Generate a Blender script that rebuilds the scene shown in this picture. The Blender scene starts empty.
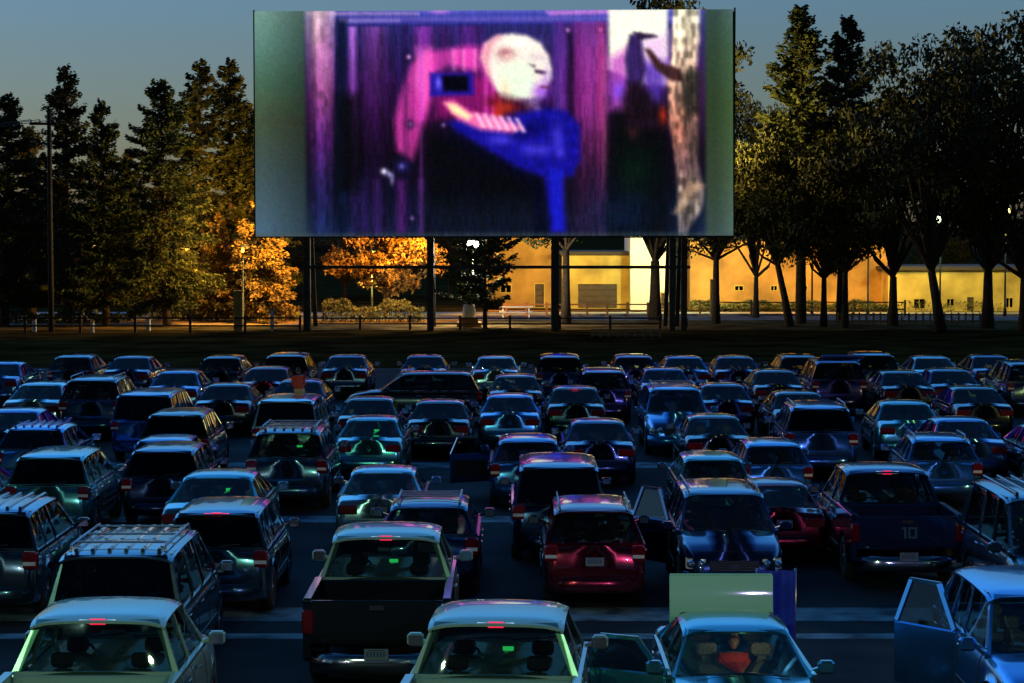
import bpy, math, random
import numpy as np
from mathutils import Vector, Matrix
R = math.radians
rnd = random.Random(7)
scene = bpy.context.scene
col = scene.collection

# ------------------------------------------------------------------ camera
F = 2270.0; HOR = 222.0; CH = 6.3
PITCH = math.atan((341.5 - HOR) / F)
cam = bpy.data.cameras.new('camera'); camo = bpy.data.objects.new('camera', cam); col.objects.link(camo)
cam.lens = 36.0 * F / 1024; cam.sensor_width = 36; cam.clip_end = 3000
camo.location = (0, 0, CH); camo.rotation_euler = (R(90) - PITCH, 0, 0)
scene.camera = camo

def ray(px, py):
    u = (px - 512) / F; v = -(py - 341.5) / F
    c, s = math.cos(PITCH), math.sin(PITCH)
    return Vector((u, c + v * s, -s + v * c))
def at(px, py, h):                      # point of height h seen at the pixel
    d = ray(px, py); t = (h - CH) / d.z
    return Vector((d.x * t, d.y * t, h))
def atd(px, py, Y):                     # point at distance Y
    d = ray(px, py); t = Y / d.y
    return Vector((d.x * t, Y, CH + d.z * t))

# ------------------------------------------------------------------ materials
MATS = {}
def nodes(m):
    m.use_nodes = True
    return m.node_tree.nodes, m.node_tree.links, m.node_tree.nodes['Principled BSDF']
def mat(name, c, rough=.6, metal=0., coat=0., noise=0., nscale=4., bump=0., c2=None, spec=None, emit=None, estr=0):
    if name in MATS: return MATS[name]
    m = bpy.data.materials.new(name); n, l, b = nodes(m)
    b.inputs['Base Color'].default_value = (*c, 1); b.inputs['Roughness'].default_value = rough
    b.inputs['Metallic'].default_value = metal; b.inputs['Coat Weight'].default_value = coat
    b.inputs['Coat Roughness'].default_value = .04
    if spec is not None: b.inputs['Specular IOR Level'].default_value = spec
    if emit: b.inputs['Emission Color'].default_value = (*emit, 1); b.inputs['Emission Strength'].default_value = estr
    if noise or c2 or bump:
        tc = n.new('ShaderNodeTexCoord'); nz = n.new('ShaderNodeTexNoise'); nz.inputs['Scale'].default_value = nscale
        nz.inputs['Detail'].default_value = 6; l.new(tc.outputs['Object'], nz.inputs['Vector'])
        if noise or c2:
            rp = n.new('ShaderNodeValToRGB'); k = noise or .3
            a = [x * (1 - k) for x in c]; z = c2 or [min(1, x * (1 + k)) for x in c]
            rp.color_ramp.elements[0].position = .35; rp.color_ramp.elements[1].position = .65
            rp.color_ramp.elements[0].color = (*a, 1); rp.color_ramp.elements[1].color = (*z, 1)
            l.new(nz.outputs['Fac'], rp.inputs['Fac']); l.new(rp.outputs['Color'], b.inputs['Base Color'])
        if bump:
            bp = n.new('ShaderNodeBump'); bp.inputs['Strength'].default_value = bump; bp.inputs['Distance'].default_value = .02
            l.new(nz.outputs['Fac'], bp.inputs['Height']); l.new(bp.outputs['Normal'], b.inputs['Normal'])
    MATS[name] = m
    return m
def glass_mat(name, tint, ior=1.3):
    m = bpy.data.materials.new(name); m.use_nodes = True; n, l = m.node_tree.nodes, m.node_tree.links
    n.remove(n['Principled BSDF'])
    tr = n.new('ShaderNodeBsdfTransparent'); tr.inputs[0].default_value = (*tint, 1)
    gl = n.new('ShaderNodeBsdfGlossy'); gl.inputs['Roughness'].default_value = .008
    mx = n.new('ShaderNodeMixShader'); ge = n.new('ShaderNodeNewGeometry'); dt = n.new('ShaderNodeVectorMath'); dt.operation = 'DOT_PRODUCT'
    l.new(ge.outputs['Normal'], dt.inputs[0]); l.new(ge.outputs['Incoming'], dt.inputs[1])
    def mth(op, a, b):
        q = n.new('ShaderNodeMath'); q.operation = op
        for i, x in enumerate((a, b)):
            if x is None: continue
            if isinstance(x, (int, float)): q.inputs[i].default_value = x
            else: l.new(x, q.inputs[i])
        return q.outputs[0]
    c = mth('SUBTRACT', 1., mth('ABSOLUTE', dt.outputs['Value'], None)); fz = mth('MULTIPLY_ADD', mth('POWER', c, 5.), .6); fz.node.inputs[2].default_value = .04
    l.new(fz, mx.inputs[0]); l.new(tr.outputs[0], mx.inputs[1]); l.new(gl.outputs[0], mx.inputs[2])
    l.new(mx.outputs[0], n['Material Output'].inputs[0]); MATS[name] = m
    return m
def emat(name, c, s):
    return mat(name, (.02, .02, .02), .4, emit=c, estr=s)
GLASS = glass_mat('tinted_glass', (.30, .36, .33)); DGLASS = glass_mat('dark_glass', (.02, .022, .025))
RUB = mat('tyre_rubber', (.012, .012, .013), .85)
TRIM = mat('black_trim', (.015, .015, .017), .45)
CHROME = mat('chrome', (.75, .76, .78), .12, 1)
RIM = mat('alloy_rim', (.4, .41, .43), .28, .9)
SEAT = mat('seat_fabric', (.06, .06, .065), .8, noise=.3, nscale=30)
SEATL = mat('pale_seat_fabric', (.4, .42, .38), .8, noise=.2, nscale=30)
RED = mat('red_lens', (.16, .004, .01), .12, coat=1)
REDG = mat('lit_red_lens', (.5, .01, .02), .12, coat=1, emit=(1, .03, .08), estr=.12)
BRK = mat('glowing_brake_lens', (.5, .01, .02), .12, emit=(1, .02, .07), estr=.9)
AMB = mat('white_lens', (.8, .8, .78), .1, coat=1)
WLIT = mat('lit_white_lens', (.8, .8, .78), .1, coat=1, emit=(.75, .95, 1), estr=.7)
PLATE = mat('plate_white', (.22, .25, .30), .4)
PLATEB = mat('plate_blue', (.05, .08, .2), .4)
GREEN = emat('green_glint_glow', (.03, .75, .15), 1.1)  # glow standing in for lamp reflections on the rear glass
SKIN = mat('skin', (.42, .24, .16), .55)

def paint(key, c, rough=.19, metal=.9):
    nm = 'paint_' + key
    if nm in MATS: return MATS[nm]
    m = bpy.data.materials.new(nm); n, l, b = nodes(m)
    b.inputs['Base Color'].default_value = tuple(min(.8, x * k_ + .012) for x, k_ in zip(c, (1.6, 2.0, 1.85))) + (1,); b.inputs['Metallic'].default_value = metal
    b.inputs['Coat Weight'].default_value = 1; b.inputs['Coat Roughness'].default_value = .03
    tc = n.new('ShaderNodeTexCoord'); nz = n.new('ShaderNodeTexNoise'); nz.inputs['Scale'].default_value = 2.2; nz.inputs['Detail'].default_value = 8
    l.new(tc.outputs['Object'], nz.inputs['Vector'])
    mr = n.new('ShaderNodeMapRange'); mr.inputs['To Min'].default_value = rough - .1; mr.inputs['To Max'].default_value = rough + .10
    l.new(nz.outputs['Fac'], mr.inputs['Value']); l.new(mr.outputs[0], b.inputs['Roughness'])
    nz2 = n.new('ShaderNodeTexNoise'); nz2.inputs['Scale'].default_value = 1.6; l.new(tc.outputs['Object'], nz2.inputs['Vector'])
    bp = n.new('ShaderNodeBump'); bp.inputs['Strength'].default_value = .07; bp.inputs['Distance'].default_value = .02
    l.new(nz2.outputs['Fac'], bp.inputs['Height']); l.new(bp.outputs['Normal'], b.inputs['Normal'])
    MATS[nm] = m
    return m
PAINTS = {
 'black': paint('black', (.012, .018, .024)), 'navy': paint('navy', (.01, .022, .075)), 'blue': paint('blue', (.03, .10, .26)),
 'brightblue': paint('brightblue', (.04, .17, .38)), 'teal': paint('teal', (.05, .22, .25)), 'green': paint('green', (.20, .25, .19), .28, .4),
 'silver': paint('silver', (.24, .31, .33)), 'maroon': paint('maroon', (.16, .003, .014)), 'darkgreen': paint('darkgreen', (.012, .04, .035)),
 'grey': paint('grey', (.06, .08, .10)), 'slate': paint('slate', (.03, .06, .10)), 'violet': paint('violet', (.035, .03, .12)),
}

# ------------------------------------------------------------------ mesh builder
class MB:
    def __init__(s): s.v = []; s.f = []; s.m = []; s.sm = []; s.mi = 0; s.M = None
    def add(s, vs, fs, smooth=False):
        o = len(s.v); s.v += [tuple(s.M @ Vector(v)) if s.M else tuple(v) for v in vs]
        s.f += [tuple(i + o for i in f) for f in fs]; s.m += [s.mi] * len(fs); s.sm += [smooth] * len(fs)
        return s
    def box(s, x0, x1, y0, y1, z0, z1, b=0.):
        if b > 0:
            b = min(b, (x1 - x0) * .45, (y1 - y0) * .45, (z1 - z0) * .45)
            vs = []; 
            for z, k in ((z0, b), (z0 + b, 0), (z1 - b, 0), (z1, b)):
                for (x, y, sx, sy) in ((x0, y0, 1, 1), (x1, y0, -1, 1), (x1, y1, -1, -1), (x0, y1, 1, -1)):
                    if sx * sy > 0: vs += [(x + sx * k, y + sy * (b + k * .6), z), (x + sx * (b + k * .6), y + sy * k, z)]
                    else: vs += [(x + sx * (b + k * .6), y + sy * k, z), (x + sx * k, y + sy * (b + k * .6), z)]
            fs = [tuple(range(7, -1, -1)), tuple(range(24, 32))]
            for r in range(3):
                for i in range(8): fs.append((r * 8 + i, r * 8 + (i + 1) % 8, r * 8 + 8 + (i + 1) % 8, r * 8 + 8 + i))
            return s.add(vs, fs)
        vs = [(x0, y0, z0), (x1, y0, z0), (x1, y1, z0), (x0, y1, z0), (x0, y0, z1), (x1, y0, z1), (x1, y1, z1), (x0, y1, z1)]
        return s.add(vs, [(3, 2, 1, 0), (4, 5, 6, 7), (0, 1, 5, 4), (1, 2, 6, 5), (2, 3, 7, 6), (3, 0, 4, 7)])
    def bar(s, p0, p1, a, b, a1=None, up=(0, 1, 0)):          # rectangular bar; a along up, b across
        p0, p1 = Vector(p0), Vector(p1); d = (p1 - p0).normalized(); u = Vector(up); u = (u - d * u.dot(d)).normalized(); w = d.cross(u)
        a1 = a if a1 is None else a1; vs = []
        for p, q in ((p0, a), (p1, a1)):
            for i, j in ((-1, -1), (1, -1), (1, 1), (-1, 1)): vs.append(p + u * (q / 2 * i) + w * (b / 2 * j))
        return s.add(vs, [(3, 2, 1, 0), (4, 5, 6, 7), (0, 1, 5, 4), (1, 2, 6, 5), (2, 3, 7, 6), (3, 0, 4, 7)])
    def tube(s, pts, rs, n=8, caps=True):
        pts = [Vector(p) for p in pts]
        if not hasattr(rs, '__len__'): rs = [rs] * len(pts)
        vs = []; fs = []; u = None
        for i, p in enumerate(pts):
            d = (pts[min(i + 1, len(pts) - 1)] - pts[max(i - 1, 0)]).normalized()
            if u is None: u = d.orthogonal().normalized()
            u = (u - d * u.dot(d)).normalized(); w = d.cross(u)
            for k in range(n):
                a = 2 * math.pi * k / n; vs.append(p + (u * math.cos(a) + w * math.sin(a)) * rs[i])
        for i in range(len(pts) - 1):
            for k in range(n): fs.append((i * n + k, i * n + (k + 1) % n, (i + 1) * n + (k + 1) % n, (i + 1) * n + k))
        if caps: fs += [tuple(range(n - 1, -1, -1)), tuple(range((len(pts) - 1) * n, len(pts) * n))]
        return s.add(vs, fs, True)
    def grid(s, fn, nu, nv, smooth=True, flip=False):
        vs = [fn(i / nu, j / nv) for i in range(nu + 1) for j in range(nv + 1)]; fs = []
        for i in range(nu):
            for j in range(nv):
                q = (i * (nv + 1) + j, (i + 1) * (nv + 1) + j, (i + 1) * (nv + 1) + j + 1, i * (nv + 1) + j + 1)
                fs.append(q[::-1] if flip else q)
        return s.add(vs, fs, smooth)
    def lathe_x(s, prof, n=20, cx=0, cy=0, cz=0):            # prof: (x, r) about the x axis
        vs = []; fs = []; m = len(prof)
        for k in range(n):
            a = 2 * math.pi * k / n
            for x, r in prof: vs.append((cx + x, cy + r * math.cos(a), cz + r * math.sin(a)))
        for k in range(n):
            for i in range(m - 1): fs.append((k * m + i, k * m + i + 1, ((k + 1) % n) * m + i + 1, ((k + 1) % n) * m + i))
        return s.add(vs, fs, True)
    def lathe_z(s, prof, n=16, c=(0, 0, 0)):
        vs = []; fs = []; m = len(prof)
        for k in range(n):
            a = 2 * math.pi * k / n
            for r, z in prof: vs.append((c[0] + r * math.cos(a), c[1] + r * math.sin(a), c[2] + z))
        for k in range(n):
            for i in range(m - 1): fs.append((k * m + i, ((k + 1) % n) * m + i, ((k + 1) % n) * m + i + 1, k * m + i + 1))
        return s.add(vs, fs, True)
    def prism_x(s, prof, x0, x1):                             # polygon (y,z) extruded in x
        n = len(prof); vs = [(x0, y, z) for y, z in prof] + [(x1, y, z) for y, z in prof]
        return s.add(vs, [tuple(range(n)), tuple(range(2 * n - 1, n - 1, -1))] + [(i, i + n, (i + 1) % n + n, (i + 1) % n) for i in range(n)])
    def mesh(s, name, mats):
        me = bpy.data.meshes.new(name); me.from_pydata(s.v, [], s.f)
        for m in mats: me.materials.append(m)
        me.polygons.foreach_set('material_index', s.m); me.polygons.foreach_set('use_smooth', s.sm); me.update()
        return me
def link(name, me, parent=None, loc=None):
    o = bpy.data.objects.new(name, me); col.objects.link(o)
    if parent: o.parent = parent
    if loc is not None: o.location = loc
    return o
def empty(name, loc, rz=0):
    o = bpy.data.objects.new(name, None); col.objects.link(o); o.location = loc; o.rotation_euler = (0, 0, rz); o.empty_display_size = .3
    return o
def tag(o, label=None, cat=None, group=None, kind=None):
    if label: o['label'] = label
    if cat: o['category'] = cat
    if group: o['group'] = group
    if kind: o['kind'] = kind
    return o
def build(mb, name, mats, parent=None, loc=None):
    if not isinstance(mats, (list, tuple)): mats = [mats]
    return link(name, mb.mesh(name, mats), parent, loc)

def lerp(tab, x):
    if x <= tab[0][0]: return tab[0][1]
    for (a, b), (c, d) in zip(tab, tab[1:]):
        if x <= c:
            t = (x - a) / (c - a); return b + (d - b) * t
    return tab[-1][1]

# ------------------------------------------------------------------ cars
SPEC = {
 'sedan': dict(L=4.7, hw=.9, H=1.45, belt=.95, yb0=.82, yr0=1.5, yr1=2.7, yb1=3.5, wr=.60, ws=(.95, 3.75), wr_=.32, start=0, pil=[2.15],
   top=[(0, .62), (.03, .84), (.1, .98), (.5, 1.03), (.9, 1.0), (1.5, .96), (3.4, .96), (3.9, .93), (4.3, .83), (4.55, .70), (4.66, .6), (4.7, .52)]),
 'hatchback': dict(L=4.2, hw=.87, H=1.5, belt=.97, yb0=.16, yr0=.62, yr1=2.35, yb1=3.1, wr=.60, ws=(.7, 3.4), wr_=.31, start=0, pil=[1.75, 1.05],
   top=[(0, .62), (.03, .86), (.1, .96), (.5, .97), (3.0, .97), (3.5, .93), (3.9, .82), (4.1, .68), (4.2, .52)]),
 'suv': dict(L=4.6, hw=.92, H=1.75, belt=1.09, yb0=.1, yr0=.42, yr1=2.65, yb1=3.4, wr=.66, ws=(.85, 3.65), wr_=.37, start=0, pil=[1.85, 1.05],
   top=[(0, .68), (.02, .95), (.08, 1.08), (.5, 1.09), (3.3, 1.10), (3.8, 1.07), (4.3, .98), (4.5, .85), (4.58, .7), (4.6, .58)]),
 'van': dict(L=4.9, hw=.96, H=1.95, belt=1.14, yb0=.07, yr0=.25, yr1=3.0, yb1=3.95, wr=.73, ws=(.95, 3.95), wr_=.34, start=0, pil=[2.6, 1.5],
   top=[(0, .68), (.02, 1.0), (.07, 1.12), (.5, 1.13), (3.8, 1.13), (4.3, 1.05), (4.7, .88), (4.85, .68), (4.9, .55)]),
 'pickup': dict(L=5.7, hw=.99, H=1.88, belt=1.2, yb0=2.05, yr0=2.28, yr1=3.7, yb1=4.35, wr=.72, ws=(1.15, 4.75), wr_=.39, start=1.98, pil=[3.1],
   top=[(1.98, 1.19), (4.3, 1.2), (4.9, 1.17), (5.4, 1.08), (5.6, .95), (5.68, .8), (5.7, .65)]),
}
def arch(sp, y):
    z = 0; Rr = sp['wr_'] + .09
    for w in sp['ws']:
        if abs(y - w) < Rr: z = max(z, sp['wr_'] + math.sqrt(Rr * Rr - (y - w) ** 2))
    return z
def body_mesh(sp, trunk_open):
    mb = MB(); L = sp['L']; hw = sp['hw']; st = sp['start']
    ys = set()
    y = st
    while y < L: ys.add(round(y, 3)); y += .12
    for k in (0, .02, .05, .1, .16): ys.add(round(st + k, 3)); ys.add(round(L - k, 3))
    Rr = sp['wr_'] + .09
    for w in sp['ws']:
        for a in range(0, 181, 15):
            yy = w + Rr * math.cos(R(a)) * .999
            if st <= yy <= L: ys.add(round(yy, 3))
    ys = sorted(ys); rows = []
    wtab = [(0, .80), (.03, .87), (.12, .94), (.45, .985), (1.1, 1), (L - 1.2, 1), (L - .5, .95), (L - .2, .87), (L - .06, .76), (L, .62)]
    if st > 0: wtab = [(st, 1), (L - 1.2, 1), (L - .5, .96), (L - .2, .9), (L - .06, .8), (L, .68)]
    btab = [(st, .42 if st == 0 else .28), (st + .06, .27), (st + .4, .22), (L - .4, .22), (L - .08, .28), (L, .4)]
    for y in ys:
        w = hw * lerp(wtab, y); t = lerp(sp['top'], y); b = lerp(btab, y); a = arch(sp, y)
        inside = sp['yb0'] < y < sp['yb1']
        pts = [(0, b)]
        for k, f in ((.78, 0), (.95, .05), (.99, .22), (1, .45), (.992, .66), (.965, .85), (.92, .955), (.86, 1)):
            z = b + (t - b) * f
            z = max(z, min(a, t - .03 + .02 * f)); pts.append((w * k, z))
        pts.append((w * .5, t + .02)); pts.append((0, t + .03))
        rows.append([(-x, y, z) for x, z in pts[::-1]] + [(x, y, z) for x, z in pts[1:]])
    n = len(rows[0]); vs = [p for r in rows for p in r]; fs = []
    for i in range(len(rows) - 1):
        for j in range(n - 1): fs.append((i * n + j, i * n + j + 1, (i + 1) * n + j + 1, (i + 1) * n + j))
        fs.append((i * n + n - 1, i * n, (i + 1) * n, (i + 1) * n + n - 1))
    fs.append(tuple(range(n - 1, -1, -1))); fs.append(tuple((len(rows) - 1) * n + k for k in range(n)))
    mb.add(vs, fs, True)
    # door and lid seams, black sill strip
    mb.mi = 1
    def sect(y, k, f):
        w = hw * lerp(wtab, y); t = lerp(sp['top'], y); b = lerp(btab, y); return w * k, max(b + (t - b) * f, arch(sp, y))
    for s in (-1, 1):
        for y in [sp['yb0'] + .3] * (st > 0) + sp['pil'] + [sp['yb1'] - .3]:
            pp = [sect(y, k, f) for k, f in ((.985, .14), (1.0, .45), (.994, .66), (.967, .85), (.924, .955))]
            mb.tube([(s * (x + .0005), y, z) for x, z in pp], .006, 4, False)
        mb.box(min(s * hw * .97, s * (hw + .006)), max(s * hw * .97, s * (hw + .006)), sp['ws'][0] + .5, sp['ws'][1] - .5, .5, .56, .008)
    yh = L - .16
    mb.tube([(-hw * .8, yh, lerp(sp['top'], yh) + .012), (0, yh + .03, lerp(sp['top'], yh) + .03), (hw * .8, yh, lerp(sp['top'], yh) + .012)], .006, 4, False)
    mb.mi = 0
    # pillars
    wb, wr, H, zb = hw - .075, sp['wr'], sp['H'], sp['belt']
    P = lambda s, yb, yt, a, a1, dz=.095: mb.bar((s * wb, yb, zb - .03), (s * (wr - .01), yt, H - dz), a, .045, a1)
    for s in (-1, 1):
        P(s, sp['yb1'] - .06, sp['yr1'] - .05, .09, .06, .13)
        rear = .30 if sp is SPEC['sedan'] else (.17 if sp['start'] else .24)
        P(s, sp['yb0'] + rear * .55, sp['yr0'] + rear * .42, rear, rear * .6, .135)
        for p in sp['pil']:
            q = sp['yr0'] + (sp['yr1'] - sp['yr0']) * (p - sp['yb0']) / (sp['yb1'] - sp['yb0'])
            P(s, p, p * .5 + q * .5, .1, .08)
        # cant rail joining roof and pillars
        mb.bar((s * (wr - .01), sp['yr0'] + .2, H - .09), (s * (wr - .01), sp['yr1'] - .2, H - .09), .04, .04, up=(0, 0, 1))
        # belt ledge to the glass
        mb.box(min(s * wb, s * (wb + .05)), max(s * wb, s * (wb + .05)), sp['yb0'] + .03, sp['yb1'] - .05, zb - .02, zb + .035)
    # frame round the rear glass
    mb.bar((-wb, sp['yb0'] + .02, zb + .03), (wb, sp['yb0'] + .02, zb + .03), .07, .05, up=(0, 0, 1))
    mb.bar((-wb, sp['yb0'] + .03, zb), (-wr + .03, sp['yr0'] + .05, H - .125), .045, .08, up=(0, 1, 0))
    mb.bar((wb, sp['yb0'] + .03, zb), (wr - .03, sp['yr0'] + .05, H - .125), .045, .08, up=(0, 1, 0))
    return mb
def roof_mesh(sp):
    mb = MB(); H, wr, a, b = sp['H'], sp['wr'], sp['yr0'] - .03, sp['yr1'] + .03
    def fn(u, v):
        q = 2 * v - 1; p = 2 * u - 1
        bow = .07 * (1 - q * q)
        y = a + (b - a) * u + (bow if u > .5 else -bow * .6) * abs(p) ** 3
        z = H - .025 * q * q - .055 * abs(q) ** 7 - .035 * abs(p) ** 2.5 - .035 * abs(p) ** 14
        return ((wr + .045) * q, y, z)
    mb.grid(fn, 16, 20, flip=True)
    mb.grid(lambda u, v: (fn(u, v)[0] * .985, fn(u, v)[1], min(fn(u, v)[2], H - .06) - .03), 8, 8)
    for u in (0, 1):
        mb.grid(lambda s, v: (fn(u, v)[0] * (1 - .015 * s), fn(u, v)[1], fn(u, v)[2] * (1 - s) + s * (min(fn(u, v)[2], H - .06) - .03)), 1, 20, flip=(u == 1))
    for v in (0, 1):
        mb.grid(lambda u, s: (fn(u, v)[0] * (1 - .015 * s), fn(u, v)[1], fn(u, v)[2] * (1 - s) + s * (min(fn(u, v)[2], H - .06) - .03)), 16, 1, flip=(v == 0))
    return mb
def pane(p00, p10, p11, p01, bulge=(0, 0, 0), n=8):
    mb = MB(); p00, p10, p11, p01, bl = map(Vector, (p00, p10, p11, p01, bulge))
    def fn(u, v):
        p = (p00 * (1 - u) + p10 * u) * (1 - v) + (p01 * (1 - u) + p11 * u) * v
        return p + bl * (1 - (2 * u - 1) ** 2)
    mb.grid(fn, n, 4); return mb

CACHE = {}
def shared(key, fn):
    if key not in CACHE: CACHE[key] = fn()
    return CACHE[key]
GREENISH = {}
def make_car(kind, pos, yaw, pt, label, opts=(), scale=1., group='cars parked in rows facing the cinema screen', name=None, plate=True, sc=None):
    sp = SPEC[kind]; L, hw, H, zb = sp['L'], sp['hw'], sp['H'], sp['belt']
    nm = name or {'sedan': 'sedan_car', 'hatchback': 'hatchback_car', 'suv': 'suv_car', 'van': 'van', 'pickup': 'pickup_truck'}[kind]
    root = empty(nm, pos, yaw); tag(root, label, {'sedan': 'car', 'hatchback': 'car', 'suv': 'car', 'van': 'van', 'pickup': 'pickup truck'}[kind], group)
    root.scale = sc or (scale,) * 3
    C = Matrix.Translation((0, -L / 2, 0))
    PT = PAINTS[pt]
    def part(pn, key, fn, mats, parent=root, T=None, pl=None):
        me = shared((kind, key), lambda: fn().mesh(pn, mats))
        o = link(pn, me, parent); 
        if parent is root: o.matrix_local = C @ (T or Matrix.Identity(4))
        elif T: o.matrix_local = T
        for i, m in enumerate(mats):
            if m is None: o.material_slots[i].link = 'OBJECT'; o.material_slots[i].material = PT
        if pl: o['label'] = pl
        return o
    body = part('body', 'body', lambda: body_mesh(sp, 0), [None, TRIM])
    roof = part('roof', 'roof', lambda: roof_mesh(sp), [None])
    wb, wr = hw - .075, sp['wr']
    # glass
    a, b = sp['yb1'], sp['yr1']
    part('windshield', 'ws', lambda: pane((-wb + .04, a - .02, zb + .0), (wb - .04, a - .02, zb + .0), (wr - .03, b + .0, H - .06), (-wr + .03, b + .0, H - .06), (0, .07, 0)), [GLASS])
    a2, b2 = sp['yb0'], sp['yr0']
    rg = DGLASS if 'darkglass' in opts else GLASS
    part('rear_window', 'rw' + rg.name, lambda: pane((wb - .04, a2 + .01, zb + .03), (-wb + .04, a2 + .01, zb + .03), (-wr + .03, b2, H - .06), (wr - .03, b2, H - .06), (0, -.03, 0)), [rg])
    cuts = sorted([sp['yb0'] + .2] + sp['pil'] + [sp['yb1'] - .12])
    def tp(y):
        q = sp['yr0'] + (sp['yr1'] - sp['yr0']) * (y - sp['yb0']) / (sp['yb1'] - sp['yb0'])
        return q if y in (cuts[0], cuts[-1]) else y * .5 + q * .5
    ocut = None
    for s in (-1, 1):
        for k in range(len(cuts) - 1):
            y0, y1 = cuts[k], cuts[k + 1]
            part('side_window', f'sw{s}{k}', lambda: pane((s * (wb - .01), y0, zb + .02), (s * (wb - .01), y1, zb + .02), (s * (wr - .005), tp(y1), H - .07), (s * (wr - .005), tp(y0), H - .07), (s * .012, 0, 0), 4), [GLASS])
            def handle():
                m = MB(); x = s * (hw - .004)
                m.box(min(x, x + s * .03), max(x, x + s * .03), y0 + .16, y0 + .34, zb - .14, zb - .11, .008); return m
            if kind != 'pickup' or True: part('door_handle', f'dh{s}{k}', handle, [CHROME])
        def mirror():
            m = MB(); x = s * (hw + .02); y = sp['yb1'] - .28
            m.bar((s * (hw - .06), y, zb + .03), (s * (hw + .03), y, zb + .06), .07, .04)
            m.box(min(x, x + s * .2), max(x, x + s * .2), y - .06, y + .07, zb, zb + .16, .03)
            m.mi = 1; m.box(min(x + s * .02, x + s * .18), max(x + s * .02, x + s * .18), y - .066, y - .061, zb + .02, zb + .14); return m
        part('side_mirror', f'mir{s}', mirror, [None, CHROME])
        def hl():
            m = MB(); y = L; x0, x1 = s * .48, s * (hw * .88); z0 = lerp(sp['top'], L - .1) - .06
            xa, xb = min(x0, x1), max(x0, x1)
            m.grid(lambda u, v: (xa + (xb - xa) * u, y + .012 - .20 * (abs(xa + (xb - xa) * u) / hw) ** 3 - .03 * v, z0 - .17 * (1 - v)), 8, 4)
            m.grid(lambda u, v: (xa + (xb - xa) * u, y - .1 - .22 * (abs(xa + (xb - xa) * u) / hw) ** 3, z0 - .17 * (1 - v)), 8, 4, flip=True)
            m.mi = 1; cx = (xa + xb) / 2
            for dx in (-.1, .09):
                m.M = Matrix.Translation((cx + dx, y - .035, z0 - .085)) @ Matrix.Rotation(R(90), 4, 'Z')
                m.lathe_x([(.03, .0), (.028, .04), (.0, .062), (-.03, .066)], 12)
            m.M = None
            return m
        part('headlight', f'hl{s}', hl, [AMB, CHROME])
        def tl():
            m = MB(); 
            if kind in ('suv', 'van', 'hatchback'):
                x0 = s * (hw * .70); x1 = s * (hw * .965); m.box(min(x0, x1), max(x0, x1), .0, .18, zb - .27, zb + .02, .03); m.mi = 1; m.box(min(x0, x1) + .02, max(x0, x1) - .02, -.004, .01, zb - .2, zb - .14, .003)
            elif kind == 'pickup': x0 = s * (hw - .15); x1 = s * (hw + .008); m.box(min(x0, x1), max(x0, x1), -.012, .1, .82, 1.14, .02)
            else: x0 = s * .42; x1 = s * (hw * .90); m.box(min(x0, x1), max(x0, x1), -.012, .2, .72, .90, .02)
            return m
        lit = 'tail_lit' in opts
        part('taillight', f'tl{s}{lit}', tl, [REDG if lit else RED, AMB])
    # bumpers
    def bump(yc, d):
        m = MB()
        def fn(u, v):
            q = 2 * u - 1; a = v * math.pi
            x = q * (hw * .93); y = yc + d * (.07 * math.sin(a) - .30 * abs(q) ** 4 + .03)
            return (x, y, .42 - .14 * math.cos(a))
        m.grid(fn, 16, 6, flip=(d > 0)); return m
    part('front_bumper', 'fb', lambda: bump(L, 1), [None])
    part('rear_bumper', 'rb', lambda: bump(0, -1), [CHROME if kind == 'pickup' else None])
    def wip():
        m = MB()
        for x in (-.55, .05): m.tube([(x, sp['yb1'] + .03, zb + .02), (x + .28, sp['yb1'] - .10, zb + .12), (x + .5, sp['yb1'] - .02, zb + .06)], .009, 5)
        return m
    for q in (0, 1): part('wiper', f'wip{q}', lambda: MB().tube([((-.55, .05)[q], sp['yb1'] + .07, zb + .03), ((-.55, .05)[q] + .5, sp['yb1'] + .02, zb + .07)], .009, 5), [TRIM])
    if kind in ('suv', 'van', 'hatchback'): part('rear_wiper', 'rwip', lambda: MB().tube([(0, sp['yb0'] - .05, zb + .05), (.12, sp['yb0'] - .04, zb + .1), (.42, sp['yb0'] - .02, zb + .12)], .009, 5), [TRIM])
    def grille():
        m = MB(); z0 = lerp(sp['top'], L - .1) - .08
        m.box(-.42, .42, L - .1, L + .008, z0 - .19, z0, .01); m.mi = 1
        for k in range(4): m.box(-.40, .40, L + .009, L + .02, z0 - .17 + k * .045, z0 - .155 + k * .045)
        m.box(-.06, .06, L + .02, L + .03, z0 - .13, z0 - .06); return m
    part('grille', 'gr', grille, [TRIM, CHROME])
    def lp():
        m = MB(); y = -.115 if kind != 'pickup' else -.13; z = .5 if kind != 'sedan' else .56
        if kind == 'sedan': y = -.03; z = .72
        if kind in ('suv', 'van', 'hatchback'): y = -.02; z = .76
        m.box(-.16, .16, y - .006, y, z, z + .15); m.mi = 1
        for k in range(6): m.box(-.125 + k * .043, -.10 + k * .043, y - .009, y - .0065, z + .04, z + .11)
        m.box(-.11, .11, y - .009, y - .0065, z + .122, z + .135); return m
    if plate and pos.y < 46: part('licence_plate', 'lp', lp, [PLATE, PLATEB])
    # wheels
    wrr = sp['wr_']
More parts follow.
